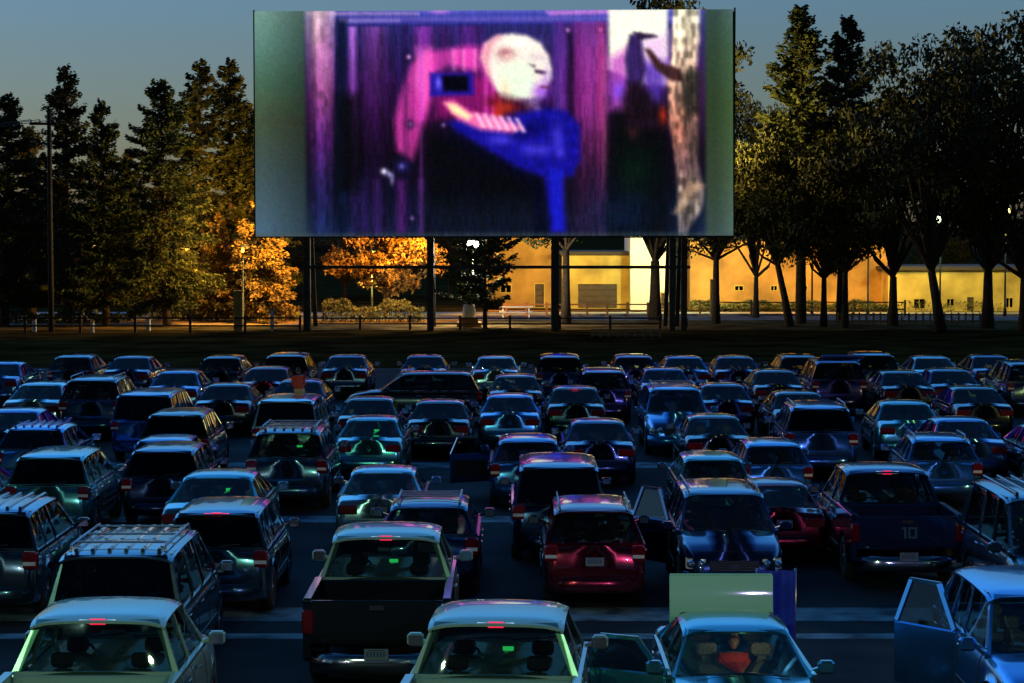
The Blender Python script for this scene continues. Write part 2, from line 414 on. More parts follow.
    for s in (-1, 1):
        for wy in sp['ws']:
            T = Matrix.Translation((s * (hw - .13), wy, wrr))
            def tyre():
                m = MB(); w = .11
                m.lathe_x([(-w * .8, wrr * .62), (-w, wrr * .7), (-w, wrr * .9), (-w * .8, wrr), (w * .8, wrr), (w, wrr * .9), (w, wrr * .7), (w * .8, wrr * .62), (-w * .8, wrr * .62)], 24)
                return m
            wo = part('wheel', 'tyre', tyre, [RUB], T=T)
            def rim():
                m = MB(); m.lathe_x([(s * .05, 0), (s * .05, wrr * .5), (s * .085, wrr * .63), (s * -.05, wrr * .64)], 20)
                for k in range(5):
                    a = 2 * math.pi * k / 5
                    m.bar((s * .085, 0, 0), (s * .085, math.cos(a) * wrr * .6, math.sin(a) * wrr * .6), .05, .02, up=(0, -math.sin(a), math.cos(a)))
                m.lathe_x([(s * .1, 0), (s * .1, .05), (s * .07, .06)], 10); return m
            me = shared((kind, f'rim{s}'), lambda: rim().mesh('rim', [RIM])); ro = link('rim', me, wo)
    # seats and dashboard
    SM = SEATL if 'paleseats' in opts else SEAT
    fl = .42 if kind in ('sedan', 'hatchback') else .62
    def seat():
        m = MB(); m.box(-.24, .24, 0, .5, 0, .16, .05)
        m.M = Matrix.Rotation(R(-14), 4, 'X'); m.box(-.24, .24, -.12, .0, .1, .64, .05); m.box(-.13, .13, -.10, -.02, .69, .86, .04)
        m.box(-.05, .05, -.07, -.05, .6, .72); m.M = None; return m
    ysf = sp['yr1'] - .35
    rows = [ysf] if False else [ysf, ysf - .95]
    for i, ys in enumerate(rows):
        for s in (-1, 1):
            sx = s * (wr - .26)
            part('seat', 'seat' + SM.name, seat, [SM], T=Matrix.Translation((sx, ys, fl - .08)))
    def dash():
        m = MB(); m.box(-wb + .06, wb - .06, sp['yb1'] - .62, sp['yb1'] - .12, zb - .3, zb - .06, .05); return m
    part('dashboard', 'dash', dash, [TRIM])
    def wheel():
        m = MB(); pts = [Vector((.19 * math.cos(a), 0, .19 * math.sin(a))) for a in [2 * math.pi * k / 16 for k in range(17)]]
        m.tube(pts, .016, 6, False); m.bar((-.18, 0, 0), (.18, 0, 0), .03, .05, up=(0, 1, 0)); return m
    part('steering_wheel', 'stw', wheel, [TRIM], T=Matrix.Translation((-(wr - .26), sp['yb1'] - .72, zb - .08)) @ Matrix.Rotation(R(-25), 4, 'X'))
    if 'glint' in opts:
        part('window_glint', 'glint_box', lambda: MB().box(-.03, .10, sp['yb1'] - .64, sp['yb1'] - .625, zb + .01, zb + .075, .004), [GREEN])  # glowing box added as a lamp reflection seen in the rear window
    # third brake light
    def bl():
        m = MB(); y = sp['yr0'] - .02; z = H - .075
        m.box(-.09, .09, y - .03, y + .02, z - .045, z + .022, .005); m.mi = 1
        m.box(-.21, -.095, y - .03, y + .02, z - .03, z + .015, .005); m.box(.095, .21, y - .03, y + .02, z - .03, z + .015, .005); return m
    if kind == 'pickup': part('brake_light', 'bl', bl, [BRK, WLIT])
    elif 'brake' in opts: part('brake_light', 'bl', bl, [BRK, BRK])
    # roof extras
    if 'ribs' in opts:
        def ribs():
            m = MB(); a, b = sp['yr0'] + .12, sp['yr1'] - .15
            for k in range(6):
                x = -wr * .78 + k * wr * 1.56 / 5
                m.box(x - .028, x + .028, a, b, H - .05, H + .012, .012)
            return m
        o = part('roof_ribs', 'ribs', ribs, [None], parent=roof)
    if 'rack' in opts:
        def rack():
            m = MB(); a, b = sp['yr0'] + .15, sp['yr1'] - .25
            for s in (-1, 1):
                x = s * (wr - .08)
                m.tube([(x, a, H - .04), (x, a + .08, H + .05), (x, b - .12, H + .05), (x, b, H - .04)], .018, 6)
            for y in (a + .35, (a + b) / 2, b - .35): m.box(-wr + .08, wr - .08, y - .025, y + .025, H + .035, H + .06, .008)
            return m
        part('roof_rack', 'rack', rack, [RIM], parent=roof)
    if 'rails' in opts:
        def rails():
            m = MB(); a, b = sp['yr0'] + .1, sp['yr1'] - .2
            for s in (-1, 1):
                x = s * (wr - .04); m.tube([(x, a, H - .05), (x, a + .1, H + .035), (x, b - .15, H + .035), (x, b, H - .05)], .017, 6)
            return m
        part('roof_rails', 'rails', rails, [RIM], parent=roof)
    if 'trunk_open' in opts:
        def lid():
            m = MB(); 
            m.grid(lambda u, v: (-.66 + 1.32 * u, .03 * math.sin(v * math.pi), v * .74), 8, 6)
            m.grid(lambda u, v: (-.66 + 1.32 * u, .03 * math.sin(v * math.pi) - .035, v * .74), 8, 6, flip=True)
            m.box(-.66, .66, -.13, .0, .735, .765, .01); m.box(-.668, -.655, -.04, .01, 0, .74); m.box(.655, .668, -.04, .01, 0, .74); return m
        part('trunk_lid', 'lid', lid, [mat('lit_lid_green', (.36, .80, .44), .4, coat=.5)], T=Matrix.Translation((0, .83, 1.0)) @ Matrix.Rotation(R(8), 4, 'X'))  # teal lid coloured mint: greenish light on it put into the paint
    if 'hatch_open' in opts:
        def hat():
            m = MB(); Lh = 1.15
            m.box(-wr - .02, wr + .02, -Lh, 0, -.05, 0, .02); m.box(-wr, wr, -Lh - .02, -Lh + .2, -.12, -.02, .02); return m
        part('tailgate', 'hat', hat, [None], T=Matrix.Translation((0, sp['yr0'], H - .0)) @ Matrix.Rotation(R(-12), 4, 'X'))
    for k, (s, ang) in {'door_l': (-1, 62), 'door_r': (1, 62), 'reardoor_r': (1, 38), 'reardoor_l': (-1, 38)}.items():
        if k in opts:
            rear = k.startswith('rear'); hinge = (sp['yb1'] - .25) if not rear else sp['pil'][0]
            Ld = 1.05
            def door():
                m = MB(); t = .05
                m.box(min(0, -s * t), max(0, -s * t), -Ld, 0, .3, zb, .02)
                x = -s * t / 2
                top = H - .14; ix = x - s * .16
                m.bar((x, -Ld + .04, zb), (ix, -Ld + .14, top), .06, .04); m.bar((x, -.05, zb), (ix, -.45, top), .06, .04)
                m.bar((ix, -Ld + .12, top), (ix, -.42, top), .05, .04, up=(0, 0, 1)); 
                m.mi = 1
                m.box(min(-s * t, -s * (t + .03)), max(-s * t, -s * (t + .03)), -Ld + .1, -.12, .45, .82, .01)
                return m
            T = Matrix.Translation((s * (hw + .0), hinge, 0)) @ Matrix.Rotation(R(ang * s), 4, 'Z')
            dd = part('door', 'door' + k, door, [None, TRIM], T=T, pl='door standing open')
            def dp():
                x = -s * .025; ix = x - s * .16; top = H - .15
                return pane((x, -Ld + .05, zb), (x, -.08, zb), (ix, -.44, top), (ix, -Ld + .14, top), (0, 0, 0), 2)
            me = shared((kind, 'dpane' + k), lambda: dp().mesh('door_window', [GLASS])); link('door_window', me, dd)
    if kind == 'pickup':
        def bed():
            m = MB(); Rr = wrr + .09; wy = sp['ws'][0]
            prof = [(.06, .5), (.06, 1.2), (.1, 1.26), (1.86, 1.26), (1.93, 1.22), (1.93, .32)]
            prof += [(wy + Rr * math.cos(R(t)), wrr + Rr * math.sin(R(t))) for t in range(0, 181, 15)][0:] 
            prof = prof[:6] + [p for p in prof[6:] if p[0] < 1.93] + [(.2, .42)]
            for s in (-1, 1):
                x0, x1 = s * (hw - .10), s * hw; m.prism_x(prof, min(x0, x1), max(x0, x1))
                m.box(min(x0 - s * .02, x1), max(x0 - s * .02, x1) , .08, 1.93, 1.262, 1.29, .012)
            m.box(-hw + .1, hw - .1, .1, 1.93, .68, .74); m.box(-hw + .1, hw - .1, 1.87, 1.93, .74, 1.25, .02)
            m.box(-.35, .35, 1.93, 1.99, .4, .7)
            for k in range(9): x = -hw + .18 + k * (2 * hw - .36) / 8; m.box(x - .03, x + .03, .12, 1.86, .741, .755)
            return m
        bo_ = part('cargo_bed', 'bed', bed, [None])
        if 'shaded_bed' in opts: bo_.material_slots[0].material = PAINTS['black']; bo_['label'] = 'cargo bed painted black for shade behind the pale cab'  # shade on the bed put into black paint
        if 'tailgate_down' in opts: T = Matrix.Translation((0, .06, .72)) @ Matrix.Rotation(R(85), 4, 'X')
        else: T = Matrix.Translation((0, .06, .72))
        def tg():
            m = MB(); m.box(-hw + .1, hw - .1, -.05, .0, 0, .55, .015); m.box(-hw + .2, hw - .2, -.058, -.049, .08, .40, .004); return m
        tgo = part('tailgate', 'tg', tg, [None], T=T)
        if 'shaded_bed' in opts: tgo.material_slots[0].material = PAINTS['black']  # tailgate black for the same painted shade
        part('tailgate_handle', 'tgh', lambda: MB().box(-.1, .1, -.075, -.058, .42, .49, .006), [TRIM], parent=tgo)
        if 'number10' in opts:
            def ten():
                m = MB(); 
                m.box(-.19, -.13, -.066, -.0595, .1, .42); m.box(-.25, -.13, -.065, -.0595, .36, .42)
                m.box(-.07, -.02, -.066, -.0595, .1, .42); m.box(.12, .17, -.066, -.0595, .1, .42)
                m.box(-.02, .12, -.066, -.0595, .1, .15); m.box(-.02, .12, -.066, -.0595, .37, .42); return m
            part('painted_number', 'ten', ten, [mat('number_teal', (.04, .13, .18), .6)], parent=tgo, T=Matrix.Translation((.05, 0, .1)) @ Matrix.Diagonal((.62, 1.0, .62, 1)))
    return root

# kind, px, py of the middle of the near roof edge, facing ('a' away / 'c' camera), yaw deg, paint, opts, scale, label
CARS = [
 # front row
 ('pickup', 98, 619, 'a', 0, 'green', (), 1, 'pale green pickup truck in the bottom left corner, nearest of all on the left'),
 ('pickup', 496, 622, 'a', -4, 'green', ('glint',), 1, 'grey green pickup truck at the bottom middle with a glowing red brake light strip'),
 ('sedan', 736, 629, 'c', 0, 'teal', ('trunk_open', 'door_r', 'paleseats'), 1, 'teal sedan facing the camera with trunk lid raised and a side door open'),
 ('suv', 1046, 594, 'c', 0, 'brightblue', ('reardoor_r', 'paleseats'), 1.02, 'blue SUV in the bottom right corner facing the camera, its rear side door open'),
 ('pickup', 386, 536, 'a', 0, 'green', ('glint', 'shaded_bed'), 1, 'pale green pickup truck with split rear window, behind the bottom middle pickup'),
 ('van', 116, 555, 'a', 0, 'grey', ('ribs', 'rack', 'darkglass'), .98, 'black van with ribbed roof and rack right behind the bottom left pickup'),
 ('suv', -14, 512, 'a', 0, 'slate', ('ribs', 'darkglass'), 1, 'dark SUV with grid ribbed roof cut by the left picture edge'),
 ('suv', 217, 513, 'a', 0, 'slate', ('darkglass', 'brake'), .96, 'slate SUV one row ahead of the black ribbed van, right behind the small teal car'),
 ('hatchback', 429, 506, 'a', 0, 'navy', ('rack',), 1.02, 'navy hatchback with pale roof rack just ahead of the split window pickup'),
 ('suv', 594, 510, 'a', 0, 'maroon', ('rails',), .93, 'dark red SUV, the nearest red car, in the middle of the lot'),
 ('suv', 724, 493, 'c', 0, 'navy', ('rails', 'reardoor_r'), .97, 'navy blue SUV facing the camera just behind the teal sedan with raised trunk'),
 ('sedan', 218, 477, 'a', 0, 'teal', ('glint',), 1.04, 'small teal car with green lit rear window close ahead of a slate SUV'),
 ('suv', 288, 432, 'a', 0, 'slate', ('ribs', 'rack', 'glint'), 1, 'tall dark SUV with striped ribbed roof, below the person sitting on a van'),
 ('van', 286, 401, 'a', 0, 'silver', ('darkglass',), .92, 'blue roofed van with a person sitting on its roof'),
 ('sedan', 383, 472, 'a', 0, 'silver', (), .98, 'silver blue sedan with pale roof edge, ahead of the navy hatchback with rack'),
 ('sedan', 372, 420, 'a', 0, 'teal', ('glint',), .98, 'teal sedan with green glow in its rear window in the middle left'),
 ('sedan', 370, 400, 'a', 0, 'darkgreen', (), .98, 'dark green sedan directly ahead of the glowing teal sedan in the middle left'),
 ('sedan', 440, 403, 'a', 0, 'black', (), 1, 'black sedan with thin pale roof line below the sideways black SUV'),
 ('suv', 413, 374, 's', 90, 'black', (), .93, 'large black SUV parked sideways in the far row left of the middle'),
 ('sedan', 510, 397, 'a', 0, 'brightblue', (), 1, 'bright blue sedan in the centre of the far rows, ahead of the open door hatchback'),
 ('sedan', 516, 377, 'a', 0, 'black', (), 1, 'black sedan in the far row ahead of the bright blue centre sedan'),
 ('hatchback', 528, 441, 'a', 0, 'blue', ('door_l',), 1, 'blue hatchback in the centre with its left front door hanging open'),
 ('van', 559, 467, 'a', 0, 'navy', ('darkglass',), .94, 'navy van between the centre hatchback with open door and the dark red SUV'),
 ('sedan', 598, 423, 'a', 0, 'navy', (), 1, 'navy sedan with broad blue roof, right of the centre hatchback'),
 ('sedan', 575, 389, 'a', 0, 'darkgreen', ('brake',), 1, 'dark sedan with a lit brake strip, right of the bright blue centre sedan'),
 ('suv', 604, 372, 'a', 0, 'violet', ('rails',), .95, 'violet black SUV in the far row under the dark red curtain side of the screen'),
 ('suv', 675, 389, 'c', 0, 'brightblue', ('rack',), 1, 'bright blue SUV with roof rack facing the camera in the far middle right'),
 ('sedan', 714, 418, 'a', 0, 'black', ('paleseats',), .98, 'black sedan close in front of the bright blue SUV that faces the camera'),
 ('sedan', 723, 386, 'a', 0, 'navy', (), .98, 'navy sedan right of the bright blue SUV that faces the camera'),
 ('sedan', 664, 370, 'a', 0, 'violet', (), 1, 'violet black sedan in the farthest row behind the bright blue SUV'),
 ('hatchback', 774, 445, 'a', 0, 'brightblue', (), .95, 'bright blue hatchback between the dark red car and the black ribbed roof SUV'),
 ('hatchback', 713, 459, 'a', 0, 'teal', (), .94, 'teal hatchback just behind the navy SUV facing the camera'),
 ('sedan', 776, 485, 'a', 0, 'maroon', (), .93, 'dark red sedan beside the navy SUV that faces the camera'),
 ('suv', 820, 408, 'a', -2, 'blue', ('rails', 'darkglass'), 1.02, 'blue SUV with bright roof edge, in the middle right below the raised tailgate car'),
 ('suv', 838, 362, 'a', 0, 'violet', ('hatch_open',), 1.02, 'violet black SUV in the far right row with a raised tailgate'),
 ('sedan', 905, 404, 'a', -3, 'teal', (), 1.02, 'teal sedan with curved pale window frame right of the middle right blue SUV'),
 ('sedan', 950, 371, 'a', 0, 'slate', (), 1, 'slate sedan in the far right row under the thick tree trunk'),
 ('suv', 1032, 364, 'a', 0, 'slate', (), 1, 'slate SUV cut by the right edge in the farthest row'),
 ('sedan', 975, 389, 'a', 0, 'black', (), 1, 'black sedan with one bright highlight in the second far row on the right'),
 ('sedan', 962, 421, 'a', 0, 'blue', (), 1, 'dark blue sedan above the bright blue wagon on the right'),
 ('sedan', 132, 358, 'a', 0, 'navy', (), 1, 'navy sedan in the outermost row, the leftmost of those beyond the blue roofed vans'),
 ('hatchback', 222, 358, 'a', 0, 'black', (), 1, 'black hatchback in the outermost row left of the person sitting on the van'),
 ('sedan', 347, 357, 'a', 0, 'slate', (), 1, 'slate sedan in the outermost row just left of the sideways black SUV'),
 ('suv', 560, 357, 'a', 0, 'navy', (), .95, 'navy SUV in the outermost row, between the second and third screen posts'),
 ('hatchback', 634, 357, 'a', 0, 'violet', (), 1, 'violet black hatchback in the outermost row below the short row of pickets'),
 ('sedan', 735, 358, 'a', 0, 'navy', (), 1, 'navy sedan in the outermost row below the right edge of the screen'),
 ('suv', 875, 355, 'a', 0, 'slate', (), .95, 'slate SUV in the outermost row right of the raised tailgate SUV'),
 ('sedan', 990, 357, 'a', 0, 'navy', (), 1, 'navy sedan in the outermost row between the last two tree trunks on the right'),
 ('hatchback', 73, 357, 'a', 0, 'slate', (), 1, 'slate hatchback in the outermost row just right of the farthest left sedan'),
 ('suv', 286, 356, 'a', 0, 'black', (), .95, 'black SUV in the outermost row directly ahead of the person on the van'),
 ('sedan', 425, 357, 'a', 0, 'navy', (), 1, 'navy sedan in the outermost row behind the sideways black SUV, below the second screen post'),
 ('sedan', 496, 358, 'a', 0, 'silver', (), 1, 'silver sedan in the outermost row near the middle, between two navy cars'),
 ('sedan', 684, 358, 'a', 0, 'blue', (), 1, 'blue sedan in the outermost row below the thick last screen posts'),
 ('hatchback', 800, 357, 'a', 0, 'black', (), 1, 'black hatchback in the outermost row left of the raised tailgate SUV'),
 ('sedan', 932, 358, 'a', 0, 'silver', (), 1, 'silver sedan in the outermost row under the straight trunk on the right'),
 ('sedan', 1055, 428, 'a', 0, 'slate', (), 1, 'slate blue sedan cut by the right edge in the middle rows'),
 ('hatchback', 941, 440, 'a', -3, 'brightblue', ('rails',), 1, 'bright blue wagon with large side window behind the pickup numbered 10'),
 ('pickup', 887, 471, 'a', 0, 'navy', ('number10',), .98, 'navy pickup truck with a small number 10 on its tailgate'),
 ('van', 1056, 498, 'c', 0, 'slate', ('ribs', 'glint'), 1.02, 'dark van with long roof ribs facing the camera at the right edge'),
 ('van', 144, 395, 'a', -1, 'blue', ('darkglass',), .93, 'blue roofed van on the left with dark side windows'),
 ('suv', 176, 415, 'a', 0, 'darkgreen', ('darkglass',), .95, 'dark green SUV close behind the blue roofed van on the left'),
 ('sedan', 178, 373, 'a', 0, 'blue', (), 1, 'blue sedan ahead of the blue roofed van on the left in the far row'),
 ('suv', 92, 380, 'a', 0, 'slate', ('rails',), 1.02, 'slate SUV on the far left between two blue roofed cars'),
 ('sedan', 41, 385, 'a', 0, 'silver', (), 1.02, 'pale silver blue sedan with pale right pillars on the far left'),
 ('sedan', 14, 412, 'a', 0, 'blue', (), 1.02, 'blue sedan at the left edge, behind the ribbed blue hatchback'),
 ('hatchback', 35, 429, 'a', 0, 'brightblue', ('ribs', 'darkglass'), 1.03, 'bright blue hatchback with ribbed roof and pale side pillars on the left'),
 ('suv', 50, 457, 'a', 0, 'teal', ('darkglass',), .95, 'teal SUV just behind the ribbed bright blue hatchback on the left'),
 ('sedan', -44, 470, 'a', 0, 'navy', (), 1, 'navy sedan cut by the left edge beside the teal SUV'),
 ('sedan', 2, 364, 'a', 0, 'blue', (), 1, 'blue sedan in the farthest row at the left picture edge'),
 ('hatchback', 163, 441, 'a', 0, 'blue', ('darkglass',), .92, 'blue hatchback behind the dark green SUV on the left'),
 ('suv', 163, 451, 'a', 0, 'navy', ('darkglass',), .92, 'navy SUV with curved roof just ahead of the small teal car'),
 ('sedan', 268, 369, 'a', 0, 'maroon', (), 1, 'dark red sedan in the farthest row left of the person on the van roof'),
 ('sedan', 300, 382, 'a', 0, 'navy', (), 1, 'navy sedan directly ahead of the blue roofed van with the sitting person'),
 ('sedan', 228, 386, 'a', 0, 'black', (), 1, 'black sedan in the second far row left of the person on the van'),
 ('sedan', 902, 373, 'a', 0, 'black', (), 1, 'black sedan in the far row right of the raised tailgate SUV'),
 ('sedan', 775, 372, 'a', 0, 'black', (), 1, 'black sedan in the far row left of the raised tailgate SUV'),
 ('sedan', 798, 394, 'a', 0, 'black', ('glint',), 1, 'black sedan left of the middle right blue SUV with bright roof edge'),
]
boxes = []; ROOTS = {}
for (kind, px, py, face, yaw, pt, opts, sc, lab) in CARS:
    sp = SPEC[kind]; L = sp['L']
    P = at(px, py, (sp['H'] - .06) * sc)
    if face == 'a': rz = R(yaw); yr = sp['yr0']
    elif face == 'c': rz = R(180 + yaw); yr = sp['yr1']
    else: rz = R(yaw); yr = None
    if yr is None: pos = Vector((P.x, P.y + .7, 0))
    else:
        off = Vector((0, (yr - L / 2) * sc, 0)); off.rotate(Matrix.Rotation(rz, 3, 'Z').to_quaternion()); pos = Vector((P.x - off.x, P.y - off.y, 0))
    root = make_car(kind, pos, rz, pt, lab, opts, sc); ROOTS[lab.split(' facing')[0]] = root
    boxes.append((pos.x, pos.y, L * sc if face != 's' else sp['hw'] * 2, sp['hw'] * 2 * sc if face != 's' else L, lab))
for i in range(len(boxes)):
    for j in range(i):
        a, b = boxes[i], boxes[j]
        gx = abs(a[0] - b[0]) - (a[3] + b[3]) / 2; gy = abs(a[1] - b[1]) - (a[2] + b[2]) / 2
        if gx < .05 and gy < .1: print('OVERLAP %.2f %.2f | %s @%.1f | %s @%.1f' % (gx, gy, a[4][:50], a[1], b[4][:50], b[1]))

EXTRA = True
# ------------------------------------------------------------------ ground
def sheet(name, x0, x1, y0, y1, z, m):
    mb = MB(); mb.add([(x0, y0, z), (x1, y0, z), (x1, y1, z), (x0, y1, z)], [(0, 1, 2, 3)])
    return tag(build(mb, name, m), kind='structure')
soil = mat('dry_grass_soil', (.055, .032, .009), 1., spec=0., noise=.55, nscale=.35, bump=.6)
sheet('ground', -900, 900, -60, 2600, -.012, soil)
asph = mat('old_asphalt', (.014, .018, .019), .85, spec=.12, noise=.65, nscale=.55, bump=.7)
sheet('parking_lot', -200, 200, -100, 98, -.006, asph)
pale = mat('skylit_asphalt', (.10, .17, .19), .7, spec=.3, noise=.85, nscale=1.4, bump=.4)  # sky light on ramp crests painted as paler strips
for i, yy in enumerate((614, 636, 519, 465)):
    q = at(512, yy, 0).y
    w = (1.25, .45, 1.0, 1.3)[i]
    sheet('painted_crest_light', -150, 150, q - w / 2, q + w / 2, -.002, pale)
sheet('road', -300, 300, 146, 153, -.006, mat('road_asphalt', (.06, .058, .055), .8, noise=.25, nscale=.5))
sheet('pavement', -300, 300, 153.3, 159, .0, mat('pavement', (.28, .26, .22), .8, noise=.2, nscale=.6))
mb = MB(); mb.box(-300, 300, 153, 153.3, -.006, .12, .02); tag(build(mb, 'kerb', mat('kerb_concrete', (.35, .33, .3), .8)), kind='structure')
sheet('park_verge', -300, 300, 132.5, 145.9, -.006, mat('dusty_verge', (.13, .085, .035), 1., noise=.5, nscale=.5, spec=0.))
sheet('park_path', -60, -8, 139, 142, -.002, mat('dusty_path', (.26, .19, .1), .9, noise=.3, nscale=.7))

# ------------------------------------------------------------------ cinema screen painting
W0, H0 = 480, 226
yy, xx = np.mgrid[0:H0, 0:W0].astype(np.float32)
X = xx + 254; Y = yy + 11
def lin(c): 
    c = np.array(c, dtype=np.float32) / 255.
    return np.where(c <= .04045, c / 12.92, ((c + .055) / 1.055) ** 2.4)
img = np.zeros((H0, W0, 3), np.float32)
def sdf(pts):
    inside = np.zeros(X.shape, bool); dist = np.full(X.shape, 1e9, np.float32); n = len(pts)
    for i in range(n):
        x0, y0 = pts[i]; x1, y1 = pts[(i + 1) % n]
        dx, dy = x1 - x0, y1 - y0
        t = np.clip(((X - x0) * dx + (Y - y0) * dy) / (dx * dx + dy * dy + 1e-6), 0, 1)
        dist = np.minimum(dist, np.hypot(X - x0 - t * dx, Y - y0 - t * dy))
        c = ((y0 > Y) != (y1 > Y)) & (X < (x1 - x0) * (Y - y0) / (y1 - y0 + 1e-9) + x0); inside ^= c
    return np.where(inside, -dist, dist)
def lay(a, c):
    global img
    img = img * (1 - a[..., None]) + a[..., None] * np.array(c, np.float32)
def poly(pts, c, soft=2., al=1.): lay(np.clip(.5 - sdf(pts) / (2 * soft), 0, 1) * al, c)
def blob(cx, cy, rx, ry, c, al=1., p=2., rot=0.):
    ca, sa = math.cos(R(rot)), math.sin(R(rot)); u = ((X - cx) * ca + (Y - cy) * sa) / rx; v = (-(X - cx) * sa + (Y - cy) * ca) / ry
    lay(np.exp(-(u * u + v * v) ** (p / 2)) * al, c)
rs = np.random.RandomState(3)
def noise1(n, s):
    a = rs.rand(n // s + 3); return np.interp(np.arange(n) / s, np.arange(len(a)), a)
def vgrad(stops): # [(y, col)]
    ys = [s[0] for s in stops]; return np.stack([np.interp(Y, ys, [s[1][k] for s in stops]) for k in range(3)], -1)
def smooth(a, k):
    for _ in range(k):
        a = (np.roll(a, 1, 0) + np.roll(a, -1, 0) + np.roll(a, 1, 1) + np.roll(a, -1, 1) + 2 * a) / 6
    return a
# picture area base: dark violet to blue
img[:] = vgrad([(11, (70, 72, 150)), (30, (52, 48, 110)), (90, (60, 22, 80)), (150, (20, 8, 26)), (190, (12, 14, 34)), (236, (28, 42, 72))])
# planks of the door with streaks
st = noise1(W0, 3) * .6 + noise1(W0, 8) * .4
st2 = smooth(rs.rand(H0, W0) * 2 - 1, 3); st2 = smooth(np.repeat(st2[::8], 8, 0)[:H0], 2)
for x0, x1, ca, cb, al in ((348, 358, (200, 130, 225), (120, 60, 160), .85), (362, 388, (150, 90, 180), (90, 30, 110), .9), (396, 412, (70, 55, 140), (40, 20, 70), .8),
                       (413, 436, (150, 60, 170), (110, 20, 90), .7), (438, 452, (100, 50, 150), (60, 15, 80), .8), (455, 486, (120, 50, 160), (60, 15, 80), .7)):
    m = np.clip(1 - np.abs(X - (x0 + x1) / 2) / ((x1 - x0) / 2 + 1), 0, 1) ** .5 * (Y > 26) * np.interp(Y, [26, 90, 150, 185, 236], [1, .9, .35, .45, .5]) * al
    c = vgrad([(26, ca), (120, cb), (236, (60, 36, 110))]); img = img * (1 - m[..., None]) + m[..., None] * c * (.45 + .9 * st)[None, :, None].astype(np.float32)
# top band
m = ((Y < 27) * np.clip((X - 340) / 20, 0, 1) * np.clip((700 - X) / 5, 0, 1))[..., None]
img = img * (1 - m * .9) + m * .9 * vgrad([(11, (110, 110, 190)), (15, (70, 78, 170)), (20, (110, 100, 185)), (24, (60, 60, 150)), (27, (40, 36, 90))])
poly([(308, 12), (420, 13), (420, 15), (308, 15)], (200, 170, 205), 1.5, .8); poly([(340, 19), (400, 20), (400, 22), (340, 23)], (185, 165, 220), 1.5, .6)
poly([(545, 12), (612, 11), (612, 15), (550, 16)], (215, 140, 210), 1.5, .8); blob(440, 12, 10, 2.5, (210, 140, 220), .8)
# magenta arc of light on the door round the hatch
arc = [(396, 150), (394, 120), (400, 95), (410, 66), (425, 52), (470, 46), (498, 48), (500, 62), (480, 72), (450, 66), (438, 72), (430, 100), (422, 130), (412, 160)]
m = np.clip(.5 - sdf(arc) / 8, 0, 1); m = m * (.45 + .75 * st)[None, :]
lay(np.clip(m, 0, 1) * .95, (245, 84, 190)); poly([(416, 48), (432, 48), (430, 75), (424, 110), (414, 80)], (245, 130, 205), 5, .65)
for x in (452, 462, 473, 486, 494): poly([(x, 50), (x + 4, 50), (x + 3, 72), (x + 1, 72)], (255, 160, 215), 2, .6)
poly([(436, 75), (500, 75), (500, 120), (436, 118)], (160, 30, 120), 6, .75)
for x in (484, 491, 498): poly([(x, 45), (x + 4, 45), (x + 4, 118), (x, 118)], (235, 90, 200), 2, .7)
dk_ = np.clip((X - 352) / 8, 0, 1) * np.clip((432 - X) / 10, 0, 1) * (.05 + .35 * noise1(W0, 5))[None, :] * np.interp(Y, [26, 60, 236], [.3, 1, 1]); lay((dk_ * .6).astype(np.float32), (18, 8, 40))
# bottom streaks
for x, w, c in ((420, 2, (150, 80, 200)), (400, 9, (120, 45, 140)), (376, 6, (80, 45, 120)), (362, 6, (70, 40, 120))):
    poly([(x - w / 2, 180), (x + w / 2, 180), (x + w / 2, 232), (x - w / 2, 232)], c, 4, .6)
poly([(419.5, 30), (422, 30), (422, 232), (419.5, 232)], (185, 85, 205), 1.6, .6)
# dark lower middle
poly([(424, 128), (470, 140), (560, 190), (585, 170), (590, 232), (424, 232)], (7, 8, 16), 9, .92)
poly([(424, 205), (700, 200), (700, 236), (424, 236)], (22, 34, 58), 14, .65)
# hatch window in the door
poly([(430, 73), (473, 73), (474, 95), (430, 96)], (42, 28, 150), 2); poly([(442, 76), (468, 76), (468, 91), (444, 91)], (5, 3, 20), 2)
blob(438.5, 83, 3, 7, (130, 120, 240), .9); 
for x, y in ((409, 57), (410, 124), (443, 125), (568, 31), (601, 31), (411, 218)): blob(x, y, 4.5, 4.5, (18, 8, 40), .8); blob(x, y, 2.2, 2.2, (255, 190, 250) if y < 60 else (150, 120, 180), .95)
blob(383, 171, 3, 3, (240, 240, 255)); blob(389, 174, 4, 3, (200, 200, 250), .8, rot=50); blob(391, 180, 1.8, 5, (180, 175, 230), .7)
blob(402, 166, 7, 6, (44, 40, 110), .9); blob(401, 166, 2.5, 2.5, (140, 130, 210), .8)
# bright left trunk
m = np.clip(1 - np.abs(X - np.interp(Y, [12, 100, 236], [320, 322, 320])) / np.interp(Y, [12, 100, 236], [17, 13, 12]), 0, 1) ** .45
c = vgrad([(12, (232, 205, 215)), (50, (222, 150, 205)), (95, (180, 100, 165)), (140, (120, 55, 150)), (190, (62, 52, 120)), (236, (44, 64, 120))])
f = .62 + .5 * noise1(W0, 4); img = img * (1 - m[..., None]) + m[..., None] * c * (f[None, :, None] + st2[..., None] * .5).astype(np.float32)
blob(316, 30, 3, 22, (240, 205, 205), .5); blob(327, 60, 3, 34, (235, 160, 220), .5)
poly([(337, 20), (347, 20), (347, 236), (336, 236), (335, 120)], (16, 26, 58), 3, .85); poly([(337, 95), (358, 95), (358, 190), (337, 190)], (8, 8, 12), 7, .8)
